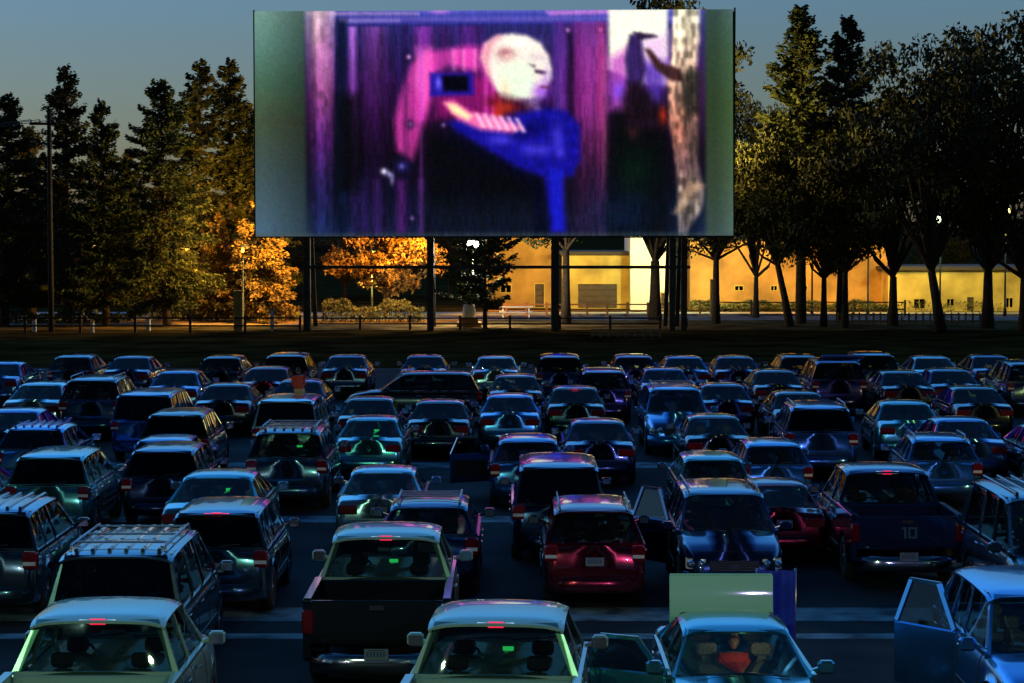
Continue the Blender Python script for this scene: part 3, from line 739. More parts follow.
# right part: curtain of planks 560-610
for x, w, c in ((560, 9, (120, 60, 160)), (556, 3, (70, 50, 130)), (577, 9, (150, 50, 140)), (590, 10, (200, 80, 180)), (602, 8, (190, 70, 150))):
    m = np.clip(1 - np.abs(X - x) / w, 0, 1) ** .5 * np.interp(Y, [24, 60, 110, 170, 236], [.7, 1, .9, .4, .2]) * (Y > 22)
    lay((m * (.5 + .6 * st)[None, :]).astype(np.float32), c)
poly([(569, 35), (573, 35), (573, 150), (569, 150)], (20, 5, 30), 3, .8); poly([(603, 40), (606, 60), (606, 150), (603, 200)], (190, 120, 150), 1.5, .45)
poly([(612, 100), (665, 90), (668, 236), (612, 236)], (9, 9, 12), 9, .95); blob(636, 172, 20, 26, (8, 36, 20), .8); blob(628, 215, 32, 26, (16, 34, 64), .8)
# bright sky region with the raised arm
poly([(609, 10), (668, 10), (667, 85), (640, 85), (609, 70)], (246, 248, 222), 2.5); poly([(641, 40), (668, 34), (668, 84), (641, 84)], (225, 190, 228), 7, .85)
poly([(609, 60), (628, 48), (632, 110), (609, 110)], (190, 90, 190), 6, .8); poly([(640, 62), (668, 62), (662, 105), (646, 110)], (96, 62, 170), 6, .85)
blob(620, 92, 8, 10, (140, 90, 225), .9)
poly([(630, 36), (641, 34), (643, 50), (646, 70), (640, 90), (628, 86), (625, 60)], (62, 42, 100), 2.4); poly([(633, 33), (655, 36), (658, 38), (640, 41)], (52, 36, 70), 1.4)
poly([(628, 84), (640, 82), (662, 110), (664, 130), (626, 130), (622, 100)], (36, 18, 34), 5, .9); blob(633, 133, 6, 7, (70, 36, 40), .7)
blob(663, 116, 4, 9, (190, 60, 30), .8)
# right pale trunk
tw = np.interp(Y, [10, 60, 80, 120, 160, 205, 225], [672, 670, 666, 667, 673, 676, 676]); te = np.interp(Y, [10, 40, 80, 120, 160, 190, 210, 232], [702, 702, 698, 700, 699, 706, 704, 690])
m = np.clip((X - tw) / 3, 0, 1) * np.clip((te - X) / 5, 0, 1)
tex = smooth(np.repeat(rs.rand(H0 // 7 + 1, W0), 7, 0)[:H0], 5); tex = (tex - .5) * 3.2 + .5
c = vgrad([(10, (252, 246, 215)), (60, (245, 215, 190)), (90, (200, 160, 140)), (130, (205, 140, 120)), (165, (150, 115, 115)), (200, (165, 150, 140)), (232, (120, 112, 120))])
img = img * (1 - m[..., None]) + m[..., None] * c * (.62 + .5 * np.clip(tex, 0, 1))[..., None] * (.8 + .3 * noise1(W0, 3))[None, :, None]
poly([(684, 76), (690, 70), (702, 72), (700, 112), (688, 120), (680, 100)], (48, 46, 42), 4, .85)
poly([(645, 50), (650, 50), (662, 64), (680, 70), (684, 82), (672, 82), (656, 70)], (70, 44, 46), 1.8); poly([(690, 180), (706, 186), (694, 192), (678, 215), (672, 214)], (206, 170, 140), 2.5, .6)
poly([(684, 120), (700, 118), (698, 180), (692, 182), (688, 150)], (70, 66, 66), 4, .55)
# head, pale glow; hand; blue coat
poly([(497, 95), (520, 112), (524, 122), (505, 126), (493, 118)], (200, 60, 40), 4, .9)
head = [(481, 58), (485, 44), (497, 36), (512, 34), (527, 36), (541, 44), (549, 56), (552, 70), (549, 84), (545, 98), (530, 110), (520, 101), (505, 100), (497, 92), (487, 72)]
poly(head, (236, 226, 214), 2.2); poly([(499, 70), (512, 60), (530, 62), (536, 80), (530, 98), (512, 102), (500, 96)], (222, 238, 212), 3, .9)
blob(506, 54, 8, 6, (150, 70, 90), .8); blob(508, 57, 6, 4, (235, 205, 195), .8); poly([(528, 64), (536, 66), (534, 68)], (60, 30, 70), 1.2, .8); poly([(535, 70), (547, 72), (546, 75), (535, 73)], (40, 14, 60), 1.3, .9)
blob(542, 92, 9, 8, (160, 90, 215), .9); blob(546, 82, 4, 10, (180, 130, 215), .6); poly([(527, 98), (538, 106), (545, 116), (526, 118)], (240, 220, 200), 3, .9)
poly([(481, 58), (485, 44), (497, 36), (503, 36), (493, 46), (489, 62), (492, 84), (486, 74)], (226, 150, 170), 3, .8)
poly([(546, 62), (550, 70), (553, 78), (549, 82), (546, 76)], (206, 190, 214), 2.4, .6); blob(538, 58, 10, 4, (190, 170, 190), .45); blob(520, 44, 16, 5, (255, 250, 240), .6)
poly([(520, 100), (545, 96), (549, 84), (552, 92), (547, 104), (530, 112)], (60, 24, 110), 2.5, .6); blob(505, 92, 5, 12, (240, 180, 150), .4); poly([(540, 86), (550, 87), (549, 89), (540, 88)], (90, 30, 60), 1., .8)
blob(507, 108, 9, 6, (215, 70, 30), .8); blob(492, 102, 6, 6, (90, 10, 20), .7)
poly([(497, 95), (520, 100), (538, 112), (505, 122)], (70, 18, 50), 5, .8); blob(507, 107, 8, 5, (205, 70, 40), .6)
coat = [(470, 118), (500, 118), (522, 112), (548, 108), (568, 112), (580, 126), (580, 160), (572, 176), (560, 178), (562, 200), (566, 232), (549, 233), (546, 200), (543, 178), (515, 168), (486, 150), (455, 132), (448, 122)]
cm = np.clip(.5 - sdf(coat) / 7, 0, 1); cc = smooth(rs.rand(H0, W0), 10); cc = np.clip((cc - .5) * 3 + .5, 0, 1)
img = img * (1 - cm[..., None]) + cm[..., None] * (np.array((18, 12, 122)) + cc[..., None] * np.array((20, 18, 50)))
poly([(450, 128), (486, 152), (540, 180), (548, 232), (536, 232), (530, 186), (480, 160), (448, 136)], (6, 5, 40), 5, .7); poly([(500, 130), (540, 120), (552, 128), (520, 142)], (10, 8, 90), 4, .6)
for x, y, a, b in ((557, 138, 6, 14), (530, 150, 9, 7), (543, 150, 7, 6), (560, 153, 5, 6), (500, 140, 14, 6)): blob(x, y, a, b, (110, 96, 235), .55)
poly([(550, 170), (563, 170), (563, 230), (552, 231)], (34, 42, 200), 3, .7)
poly([(443, 103), (452, 100), (470, 112), (500, 118), (522, 128), (512, 133), (480, 130), (458, 120)], (238, 120, 175), 3, .95)
poly([(446, 103), (456, 104), (472, 116), (468, 120), (452, 113)], (255, 232, 180), 2.5, .95)
for k in range(6): x = 474 + k * 8; poly([(x, 113 + k), (x + 4, 113 + k), (x + 12, 127 + k), (x + 8, 128 + k)], (255, 205, 225), 1.5, .85)
# matte of the screen outside the projected frame
ma = np.clip((308 - X) / 5, 0, 1)[..., None]; c = vgrad([(11, (98, 132, 122)), (45, (78, 114, 104)), (80, (60, 90, 72)), (120, (56, 68, 50)), (170, (54, 70, 70)), (236, (62, 88, 106))])
c = c * (1.18 - .5 * np.clip((X - 262) / 46, 0, 1))[..., None] * np.array((1, 1, 1)); img = img * (1 - ma) + ma * c
ma = np.clip((X - 703) / 5, 0, 1)[..., None]; c = vgrad([(11, (58, 82, 76)), (50, (52, 76, 56)), (110, (50, 70, 42)), (180, (56, 74, 54)), (236, (62, 82, 78))])
c = c * (.92 + .35 * np.clip((X - 716) / 16, 0, 1))[..., None]; img = img * (1 - ma) + ma * c
be = np.clip((Y - 231) / 3, 0, 1)[..., None] * .5; img = img * (1 - be) + be * np.array((70, 84, 84))
img = np.stack([smooth(np.pad(img[..., k], 6, mode='edge'), 3)[6:-6, 6:-6] for k in range(3)], -1)
mid = (np.clip((X - 308) / 8, 0, 1) * np.clip((703 - X) / 8, 0, 1))[..., None]
fib = smooth(rs.rand(H0, W0), 1); fib = np.stack([fib] * 3, -1); ver = smooth(np.repeat(rs.rand(H0 // 12 + 1, W0), 12, 0)[:H0], 1)
img = img * (1 + (fib - .5) * .14 + mid * ((ver - .5) * .6)[..., None] * np.clip(1 - img.max(-1, keepdims=True) / 230, 0, 1))
cont = 255 * (img / 255) ** 1.24 * 1.14; img = img * (1 - mid) + mid * cont
img += (smooth(rs.rand(H0, W0, 3), 1) - .5) * 14
img = np.clip(img, 0, 255)
SD = 131.0
def spt(px, py): return atd(px, py, SD)
TL, TR, BL, BR = spt(253.5, 11.5), spt(732.5, 9.5), spt(256, 236.5), spt(733, 235.5)
# planar rectangle fit
u = np.linspace(0, 1, W0); v = np.linspace(0, 1, H0)
UU, VV = np.meshgrid(u, v)
def lr(p, q, t): return p[None, None, :] * (1 - t)[..., None] + q[None, None, :] * t[..., None]
TLn, TRn, BLn, BRn = [np.array(p[:]) for p in (TL, TR, BL, BR)]
Pg = lr(TLn, TRn, UU) * (1 - VV)[..., None] + lr(BLn, BRn, UU) * VV[..., None]
Pg[..., 1] = SD - .14
idx = np.arange(H0 * W0).reshape(H0, W0)
fq = np.stack([idx[:-1, :-1], idx[1:, :-1], idx[1:, 1:], idx[:-1, 1:]], -1).reshape(-1, 4)
me = bpy.data.meshes.new('picture'); me.from_pydata(Pg.reshape(-1, 3).tolist(), [], fq.tolist())
ca = me.color_attributes.new('film', 'FLOAT_COLOR', 'POINT')
rgba = np.ones((H0 * W0, 4), np.float32); rgba[:, :3] = lin(img).reshape(-1, 3); ca.data.foreach_set('color', rgba.ravel())
pm = bpy.data.materials.new('projected_film'); n, l, b = nodes(pm)
an = n.new('ShaderNodeAttribute'); an.attribute_name = 'film'
b.inputs['Base Color'].default_value = (.05, .05, .05, 1); b.inputs['Roughness'].default_value = .9
l.new(an.outputs['Color'], b.inputs['Emission Color']); b.inputs['Emission Strength'].default_value = .76
me.materials.append(pm)
sroot = empty('cinema_screen', ((TL.x + TR.x) / 2, SD, 0))
tag(sroot, 'huge drive-in cinema screen on tall posts showing a pale headed figure in a blue coat', 'cinema screen')
def sbuild(mb, name, m): 
    o = build(mb, name, m, sroot); o.location = (-sroot.location.x, -SD, 0); return o
o = link('picture', me, sroot); o.location = (-sroot.location.x, -SD, 0)
steel = mat('grey_green_steel', (.045, .05, .04), .6, .2, noise=.4, nscale=1.2); dark = mat('dark_board', (.05, .055, .05), .8)
mb = MB(); mb.box(BL.x, BR.x, SD - .13, SD + .25, BL.z, TL.z); sbuild(mb, 'board', dark)
mb = MB()
for x in np.linspace(BL.x + .3, BR.x - .3, 12): mb.box(x - .08, x + .08, SD + .252, SD + .5, BL.z, TL.z)
for z in np.linspace(BL.z + .1, TL.z - .2, 6): mb.box(BL.x, BR.x, SD + .5, SD + .65, z - .08, z + .08)
sbuild(mb, 'back_frame', steel)
mb = MB(); mb.box(BL.x - .07, BL.x - .0, SD - .2, SD + .28, BL.z - .07, TL.z + .07); mb.box(BR.x, BR.x + .07, SD - .2, SD + .28, BL.z - .07, TR.z + .1)
mb.box(BL.x, BR.x, SD - .2, SD + .28, BL.z - .08, BL.z - .005); sbuild(mb, 'edge_trim', steel)
for px, w in ((307, .42), (430.5, .40), (555, .46), (672, .34), (684, .34)):
    x = atd(px, 290, SD + .85).x; mb = MB(); mb.box(x - w / 2, x + w / 2, SD + .66, SD + 1.1, 0, TL.z - 1, .03); sbuild(mb, 'post', steel)
    mb = MB(); mb.bar((x, SD + 1.1, TL.z * .6), (x, SD + 6.5, 0), .25, .2, up=(1, 0, 0)); sbuild(mb, 'back_brace', steel)
mb = MB(); z = atd(500, 267, SD + .9).z; mb.box(atd(307, 267, SD + .9).x, atd(690, 267, SD + .9).x, SD + .56, SD + .655, z - .09, z + .09); sbuild(mb, 'cross_beam', steel)
print('screen', TL, BR)

# ------------------------------------------------------------------ trees
def leafmat(name, c, c2):
    m = bpy.data.materials.new(name); n, l, b = nodes(m)
    tc = n.new('ShaderNodeTexCoord'); nz = n.new('ShaderNodeTexNoise'); nz.inputs['Scale'].default_value = .9; nz.inputs['Detail'].default_value = 5
    rp = n.new('ShaderNodeValToRGB'); rp.color_ramp.elements[0].position = .38; rp.color_ramp.elements[1].position = .62
    rp.color_ramp.elements[0].color = (*c, 1); rp.color_ramp.elements[1].color = (*c2, 1)
    l.new(tc.outputs['Object'], nz.inputs['Vector']); l.new(nz.outputs['Fac'], rp.inputs['Fac']); l.new(rp.outputs['Color'], b.inputs['Base Color'])
    b.inputs['Roughness'].default_value = .75; b.inputs['Specular IOR Level'].default_value = .25
    MATS[name] = m; return m
CON = leafmat('conifer_needles', (.026, .036, .012), (.075, .095, .028))
DEC = leafmat('broad_leaves', (.028, .036, .012), (.08, .085, .024))
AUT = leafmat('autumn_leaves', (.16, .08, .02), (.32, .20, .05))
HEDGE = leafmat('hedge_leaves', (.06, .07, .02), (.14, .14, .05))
BARK = mat('bark', (.05, .037, .024), .95, noise=.4, nscale=6, bump=.8)
def leaves_mesh(name, P, D, S, m, rng):        # P centres, D main direction, S size
    n = len(P); D = D / (np.linalg.norm(D, axis=1, keepdims=True) + 1e-6)
    r = rng.normal(size=(n, 3)); U = np.cross(D, r); U /= np.linalg.norm(U, axis=1, keepdims=True) + 1e-6
    S = S[:, None]; a = D * S; b = U * S * .42
    V = np.stack([P - a * .5, P + b * .6 , P + a * .6, P - b * .6], 1).reshape(-1, 3)
    me = bpy.data.meshes.new(name); me.vertices.add(4 * n); me.vertices.foreach_set('co', V.astype(np.float32).ravel())
    me.loops.add(4 * n); me.loops.foreach_set('vertex_index', np.arange(4 * n, dtype=np.int32)); me.polygons.add(n)
    me.polygons.foreach_set('loop_start', np.arange(0, 4 * n, 4, dtype=np.int32)); me.polygons.foreach_set('loop_total', np.full(n, 4, dtype=np.int32))
    me.materials.append(m); me.update(calc_edges=True); me.validate(); return me
def conifer(seed, H=15., Rm=3.2, n_br=150, droop=.25, ragged=.35, base=.1, dens=85, power=.8):
    rng = np.random.RandomState(seed); P = []; D = []; S = []; tw = MB()
    lean = rng.normal(size=2) * .02
    for k in range(n_br):
        t = base + (1 - base) * (k + rng.rand()) / n_br; h = t * H
        L = Rm * (1 - t) ** power * (1 - ragged + 2 * ragged * rng.rand()) + .25
        if t < base + .1: L *= .75
        a = rng.rand() * 6.283; d = np.array([math.cos(a), math.sin(a), 0]); up = .22 * t - droop * (1 - t)
        nn = int(dens * L / 2) + 8
        s = rng.rand(nn) ** .75; p = np.array([lean[0] * h, lean[1] * h, h]) + d * (s * L)[:, None]
        p[:, 2] += up * s * L + .12 * L * s ** 3 ; side = np.array([-d[1], d[0], 0])
        wsp = (.10 + .22 * L * (1 - s * .75))
        q = rng.normal(size=nn) * .5 * wsp; p += side * q[:, None]; p[:, 2] += rng.normal(size=nn) * .09 - np.abs(q) * .35
        dd = d[None, :] * (.6 + rng.rand(nn, 1)) + side * (np.sign(q) * .8)[:, None] + rng.normal(size=(nn, 3)) * .35 + np.array([0, 0, up - .1])
        P.append(p); D.append(dd); S.append(.17 + .17 * rng.rand(nn))
        if k % 2 == 0: tw.tube([(lean[0] * h, lean[1] * h, h), tuple(np.array([lean[0] * h, lean[1] * h, h]) + d * L * .85 + np.array([0, 0, up * L * .85]))], [.05, .015], 4, False)
    tw.tube([(0, 0, 0), (lean[0] * H * .5, lean[1] * H * .5, H * .5), (lean[0] * H, lean[1] * H, H)], [.02 * H + .03, .012 * H, .03], 8)
    return (tw, np.concatenate(P), np.concatenate(D), np.concatenate(S), rng)
def broad(seed, H=14., Rw=4.5, base=.30, n_cl=70, per=170, lean=(0, 0), flat=1., open_=0.):
    rng = np.random.RandomState(seed); P = []; D = []; S = []; tw = MB()
    fork = H * base * .9; top = np.array([lean[0], lean[1], fork])
    tw.tube([(0, 0, 0), tuple(top * [.4, .4, .45]), tuple(top)], [.028 * H, .02 * H, .016 * H], 9)
    zc = H * (base + 1) / 2; hz = H * (1 - base) / 2
    for k in range(n_cl):
        v = rng.normal(size=3); v /= np.linalg.norm(v); r = rng.rand() ** .45
        c = np.array([lean[0] * 1.3, lean[1] * 1.3, zc]) + v * np.array([Rw, Rw, hz * flat]) * r * (.8 + .35 * rng.rand())
        cr = (.55 + .7 * rng.rand()) * Rw / 4.5
        nn = int(per * (cr / 1.0) ** 2)
        q = rng.normal(size=(nn, 3)); q /= np.linalg.norm(q, axis=1, keepdims=True); q *= (rng.rand(nn, 1) ** .5) * cr * np.array([1.15, 1.15, .75])
        P.append(c + q); D.append(rng.normal(size=(nn, 3)) + np.array([0, 0, -.5])); S.append(.20 + .2 * rng.rand(nn))
        if k % 3 == 0:
            mid = (top + c) / 2 + rng.normal(size=3) * .3; tw.tube([tuple(top), tuple(mid), tuple(c)], [.009 * H, .006 * H, .02], 5, False)
    return (tw, np.concatenate(P), np.concatenate(D), np.concatenate(S), rng)
TREEP = {}
def treeproto(key, gen, m):
    if key not in TREEP:
        tw, P, D, S, rng = gen(); TREEP[key] = (tw.mesh('trunk', [BARK]), leaves_mesh('crown', P, D, S, m, rng))
    return TREEP[key]
def tree(name, key, gen, m, px, Y, H, protoH, label, cat='tree', group=None, wx=1., rz=0., py=None):
    t, c = treeproto(key, gen, m); x = atd(px, 300, Y).x
    r = empty(name, (x, Y, 0), rz); tag(r, label, cat, group); s = H / protoH; r.scale = (s * wx, s * wx, s)
    link('trunk', t, r); link('crown', c, r); return r
C1 = lambda: conifer(1, 15, 3.9, 210, dens=120, power=.7); C2 = lambda: conifer(2, 15, 3.3, 190, ragged=.5, dens=125, power=.7); C3 = lambda: conifer(3, 15, 4.2, 220, droop=.5, ragged=.3, power=.6, dens=120)
C4 = lambda: conifer(4, 15, 2.9, 170, ragged=.55, power=.65, dens=140)
def topH(py, Y): return atd(512, py, Y).z
gN = 'conifers left of the screen'
LT = [('C1', C1, 4, 138, 96, 1.15, 'conifer at the left edge, half cut by the picture side'),
      ('C2', C2, 68, 142, 68, 1.0, 'tall slim conifer right of the utility pole, tallest on the far left'),
      ('C1', C1, 106, 137, 102, .95, 'broad dark conifer between the utility pole and the lamp lit one'),
      ('C3', C3, 167, 139, 82, 1.0, 'conifer whose lower right side glows yellow in lamp light'),
      ('C4', C4, 199, 150, 63, 1.05, 'slim conifer, left one of the tall pair beside the screen'),
      ('C4', C4, 231, 151, 62, 1.1, 'slim conifer, right one of the tall pair beside the screen'),
      ('C2', C2, 32, 150, 128, 1.3, 'lower conifer behind the utility pole'),
      ('C2', C2, 130, 152, 150, 1.3, 'lower dark conifer filling the gap left of the lamp lit one'),
      ('C3', C3, 252, 152, 105, 1.0, 'dark conifer partly hidden by the left edge of the screen')]
for i, (k, g, px, Y, ty, wx, lab) in enumerate(LT):
    tree('conifer_tree', k, g, CON, px, Y, topH(ty, Y), 15, lab, group=gN, wx=wx * .84, rz=i * 1.3)
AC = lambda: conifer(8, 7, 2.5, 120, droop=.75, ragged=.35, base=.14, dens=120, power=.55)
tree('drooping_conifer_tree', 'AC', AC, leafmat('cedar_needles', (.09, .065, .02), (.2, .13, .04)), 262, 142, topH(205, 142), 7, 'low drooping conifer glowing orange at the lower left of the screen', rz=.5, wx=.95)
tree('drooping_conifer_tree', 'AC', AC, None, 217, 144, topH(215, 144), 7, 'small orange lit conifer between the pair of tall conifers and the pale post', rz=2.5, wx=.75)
AB = lambda: broad(11, 6, 3.6, .25, 55, 260)
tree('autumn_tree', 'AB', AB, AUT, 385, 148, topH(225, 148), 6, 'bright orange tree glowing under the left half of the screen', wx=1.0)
CD = lambda: conifer(9, 7, 3.0, 60, droop=.05, ragged=.3, base=.2, dens=130, power=.35)
tree('cedar_tree', 'CD', CD, CON, 485, 134.5, topH(226, 134.5), 7, 'dark cedar with flat layered branches beside the white street lamp')
D1 = lambda: broad(21, 14, 5.0, .20, 62, 150); D2 = lambda: broad(22, 14, 4.8, .22, 62, 150, lean=(-1.0, 0)); D3 = lambda: broad(23, 14, 5.6, .2, 66, 150)
tree('tall_tree', 'D3', D3, DEC, 655, 146, topH(-12, 146), 14, 'tall tree behind the screen, its top showing above the upper edge', wx=.8)
DH = lambda: broad(31, 14, 5.2, .40, 60, 150)
tree('hanging_tree', 'DH', DH, DEC, 566, 142, 12.6, 14, 'dark tree with low leaves hanging under the middle of the screen', wx=1.0)
tree('hanging_tree', 'DH', DH, DEC, 716, 141, 11, 14, 'dark leafy tree hanging beside the lower right corner of the screen', wx=1.0, rz=1)
gR = 'trees right of the screen'
C5 = lambda: conifer(51, 15, 3.9, 170, dens=120, power=.7, base=.34); C6 = lambda: conifer(52, 15, 3.3, 150, ragged=.5, dens=125, power=.7, base=.34)
DR = lambda: broad(41, 14, 5.0, .33, 66, 170, lean=(-1.0, 0)); DS = lambda: broad(42, 14, 5.2, .33, 66, 170)
RT = [('C5', C5, CON, 801, 141, 8, .85, 15, 'conifer_tree', 'tallest conifer right of the screen, left one of two'),
      ('C6', C6, CON, 841, 143, 18, .85, 15, 'conifer_tree', 'second conifer right of the screen, slightly lower than its neighbour'),
      ('DR', DR, DEC, 790, 137, 120, .85, 14, 'leaning_tree', 'leafy tree with a dark leaning trunk, nearest right of the screen'),
      ('DS', DS, DEC, 824, 137, 165, .95, 14, 'leafy_tree', 'leafy tree with a thin trunk next to the leaning one'),
      ('DS', DS, DEC, 845, 135, 140, .9, 14, 'leafy_tree', 'leafy tree with a thick flared trunk right of the screen'),
      ('D1', D1, DEC, 893, 138, 52, .8, 14, 'leafy_tree', 'loose crowned tree with sky showing through, left of the tall right one'),
      ('D2', D2, DEC, 941, 130, 28, .8, 14, 'leafy_tree', 'leafy tree with a straight trunk in front of the picket fence'),
      ('D3', D3, DEC, 988, 135, 10, .85, 14, 'leafy_tree', 'tallest leafy tree near the right edge'),
      ('D1', D1, DEC, 1024, 132, 40, .8, 14, 'leafy_tree', 'leafy tree cut by the right picture edge'),
      ('D3', D3, DEC, 756, 150, 92, .6, 14, 'leafy_tree', 'dark leafy tree directly against the right edge of the screen')]
for i, (k, g, m, px, Y, ty, wx, ph, nm, lab) in enumerate(RT):
    tree(nm, k, g, m, px, Y, topH(ty, Y), ph, lab, group=gR, wx=wx, rz=(0 if nm == 'leaning_tree' else i * 1.9))
# a back row beyond the houses
for i, (px, ty, wx) in enumerate(((-20, 190, 1.4), (60, 200, 1.3), (120, 195, 1.4), (185, 190, 1.4), (240, 205, 1.3), (300, 225, 1.2), (345, 232, 1.4), (395, 236, 1.4), (450, 215, 1.3), (520, 220, 1.2), (760, 205, 1.3), (820, 190, 1.4), (880, 200, 1.4), (950, 195, 1.4), (1020, 205, 1.4))):
    tree('backdrop_tree', ('D1', 'D3')[i % 2], None, DEC, px, 186 + (i % 3) * 4, topH(ty, 188), 14, 'dark tree far behind the park and houses, only a black outline', group='dark trees far behind', wx=wx, rz=i * 1.1)
# hedges, lit
def hedge(px0, px1, Y, h, label, m=HEDGE, seed=1):
    x0, x1 = atd(px0, 300, Y).x, atd(px1, 300, Y).x; rng = np.random.RandomState(seed); n = int((x1 - x0) * 420)
    P = np.stack([rng.rand(n) * (x1 - x0), rng.normal(size=n) * .35, rng.rand(n) ** .7 * h], 1); P[:, 2] *= .8 + .2 * np.sin(P[:, 0] * 1.7) + .08 * np.sin(P[:, 0] * 5)
    r = empty('hedge', (x0, Y, 0)); tag(r, label, 'hedge')
    link('foliage', leaves_mesh('foliage', P, rng.normal(size=(n, 3)), .12 + .12 * rng.rand(n), m, rng), r)
    mb = MB(); 
    for k in range(int((x1 - x0) / .6) + 1): mb.tube([(k * .6, 0, 0), (k * .6 + .1, .05, h * .7)], [.03, .012], 5)
    build(mb, 'stems', BARK, r)
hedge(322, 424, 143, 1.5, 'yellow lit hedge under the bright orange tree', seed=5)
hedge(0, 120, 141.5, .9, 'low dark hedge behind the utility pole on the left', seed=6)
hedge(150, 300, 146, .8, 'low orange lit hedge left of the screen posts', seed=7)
hedge(690, 1000, 160.5, .8, 'low hedge along the pavement at the foot of the long orange wall', seed=8)

# ------------------------------------------------------------------ buildings and street objects
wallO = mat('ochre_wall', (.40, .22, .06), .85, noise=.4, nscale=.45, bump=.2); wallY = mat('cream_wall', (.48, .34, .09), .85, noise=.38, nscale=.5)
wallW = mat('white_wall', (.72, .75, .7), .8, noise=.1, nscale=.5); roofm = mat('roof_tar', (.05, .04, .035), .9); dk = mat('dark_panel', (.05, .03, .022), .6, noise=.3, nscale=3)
wood = mat('brown_boards', (.07, .04, .018), .85, noise=.4, nscale=5)
def building(name, px0, px1, Y, h, dep, m, label, openings, roof_over=.4, trim=None, par=None):
    x0, x1 = atd(px0, 300, Y).x, atd(px1, 300, Y).x; r = empty(name, ((x0 + x1) / 2, Y, 0)); tag(r, label, 'building'); w = (x1 - x0) / 2
    ops = []
    for (a, b, ya, yb, kd) in openings:
        ops.append((atd(a, 300, Y).x - r.location.x, atd(b, 300, Y).x - r.location.x, atd(512, yb, Y).z, atd(512, ya, Y).z, kd))
    xs = sorted({-w, w} | {o[0] for o in ops} | {o[1] for o in ops}); mb = MB()
    for a, b in zip(xs, xs[1:]):
        zs = sorted([(max(0, o[2]), min(h, o[3])) for o in ops if o[0] <= a + 1e-6 and o[1] >= b - 1e-6]); z = 0
        for z0, z1 in zs:
            if z0 > z + .01: mb.box(a, b, 0, .3, z, z0)
            z = z1
        if z < h: mb.box(a, b, 0, .3, z, h)
    mb.box(-w, -w + .3, .3, dep, 0, h); mb.box(w - .3, w, .3, dep, 0, h); mb.box(-w + .3, w - .3, dep - .3, dep, 0, h)
    build(mb, 'wall', m, r)
    mb = MB(); mb.box(-w - roof_over, w + roof_over, -roof_over, dep + roof_over, h, h + .25, .03); build(mb, 'roof', roofm, r)
    for (a, b, z0, z1, kd) in ops:
        z0 = max(z0, 0); mb = MB(); fm = trim or m
        for q in ((a, a + .08, z0, z1), (b - .08, b, z0, z1), (a + .08, b - .08, z1 - .08, z1), (a + .08, b - .08, z0, z0 + .05)): mb.box(q[0], q[1], -.03, .2, q[2], q[3])
        if kd == 'door':
            o = build(mb, 'door', wallY, r); mb = MB()
            n = max(3, int((z1 - z0) / .4))
            for k in range(n): zz = z0 + .05 + k * (z1 - z0 - .13) / n; mb.box(a + .08, b - .08, .1, .16, zz + .01, zz + (z1 - z0 - .13) / n - .015)
            build(mb, 'door_panel', dk, o)
        else:
            o = build(mb, 'window', wallY, r); mb = MB(); mb.box(a + .08, b - .08, .12, .135, z0 + .05, z1 - .08)
            mb2 = MB(); mb2.box((a + b) / 2 - .03, (a + b) / 2 + .03, .08, .119, z0 + .05, z1 - .08); build(mb, 'pane', MATS['dark_glass'], o); build(mb2, 'mullion', wallY, o)
    return r
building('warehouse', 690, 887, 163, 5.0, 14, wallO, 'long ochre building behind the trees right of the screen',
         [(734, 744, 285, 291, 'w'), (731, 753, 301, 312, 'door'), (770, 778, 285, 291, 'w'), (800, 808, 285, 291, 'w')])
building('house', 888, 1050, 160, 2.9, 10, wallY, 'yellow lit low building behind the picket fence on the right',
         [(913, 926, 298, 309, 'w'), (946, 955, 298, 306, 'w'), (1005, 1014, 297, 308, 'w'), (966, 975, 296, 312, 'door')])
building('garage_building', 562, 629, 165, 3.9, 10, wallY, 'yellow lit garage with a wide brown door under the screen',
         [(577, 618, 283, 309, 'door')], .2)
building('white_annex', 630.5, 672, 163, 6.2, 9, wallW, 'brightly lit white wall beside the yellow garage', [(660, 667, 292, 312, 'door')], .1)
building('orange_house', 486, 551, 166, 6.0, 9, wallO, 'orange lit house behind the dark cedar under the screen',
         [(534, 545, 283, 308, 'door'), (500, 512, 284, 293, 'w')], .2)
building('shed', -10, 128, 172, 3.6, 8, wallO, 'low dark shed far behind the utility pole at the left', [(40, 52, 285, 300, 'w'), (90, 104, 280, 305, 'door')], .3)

def lamp_post(px, Y, z, c, power, label, aim=None, globe=.28, rad=.3, g='street lamps behind the screen', es=30):
    x = atd(px, 300, Y).x; r = empty('street_lamp', (x, Y, 0)); tag(r, label, 'street lamp', g)
    mb = MB(); mb.tube([(0, 0, 0), (0, 0, .5), (0, 0, .55), (0, 0, z - .3)], [.12, .11, .07, .045], 10); build(mb, 'pole', steel, r)
    mb = MB(); mb.lathe_z([(0, .34), (.16, .33), (.34, .26), (.34, .23)], 14, (0, 0, z)); build(mb, 'lamp_cap', steel, r)
    mb = MB(); mb.lathe_z([(0, -globe), (globe * .6, -globe * .8), (globe, -.02), (globe * .8, .18), (0, .22)], 14, (0, 0, z)); build(mb, 'lamp_globe', mat('lamp_glow_%s' % px, (.5, .5, .5), emit=c, estr=es), r)
    ld = bpy.data.lights.new('lamp_light', 'SPOT' if aim else 'POINT'); ld.energy = power; ld.color = c; ld.shadow_soft_size = rad
    if aim: ld.spot_size = R(110 if aim[2] < -.3 and abs(aim[0]) > .4 else 150); ld.spot_blend = .7
    lo = bpy.data.objects.new('lamp_light', ld); col.objects.link(lo); lo.parent = r; lo.location = (0, -.0, z - .75)
    if aim: lo.rotation_euler = Vector(aim).to_track_quat('-Z', 'Y').to_euler()
SOD = (1., .40, .04); YEL = (1., .68, .10); WHT = (.85, 1., .95); GRN = (.8, 1., .5)
LP = 2.0
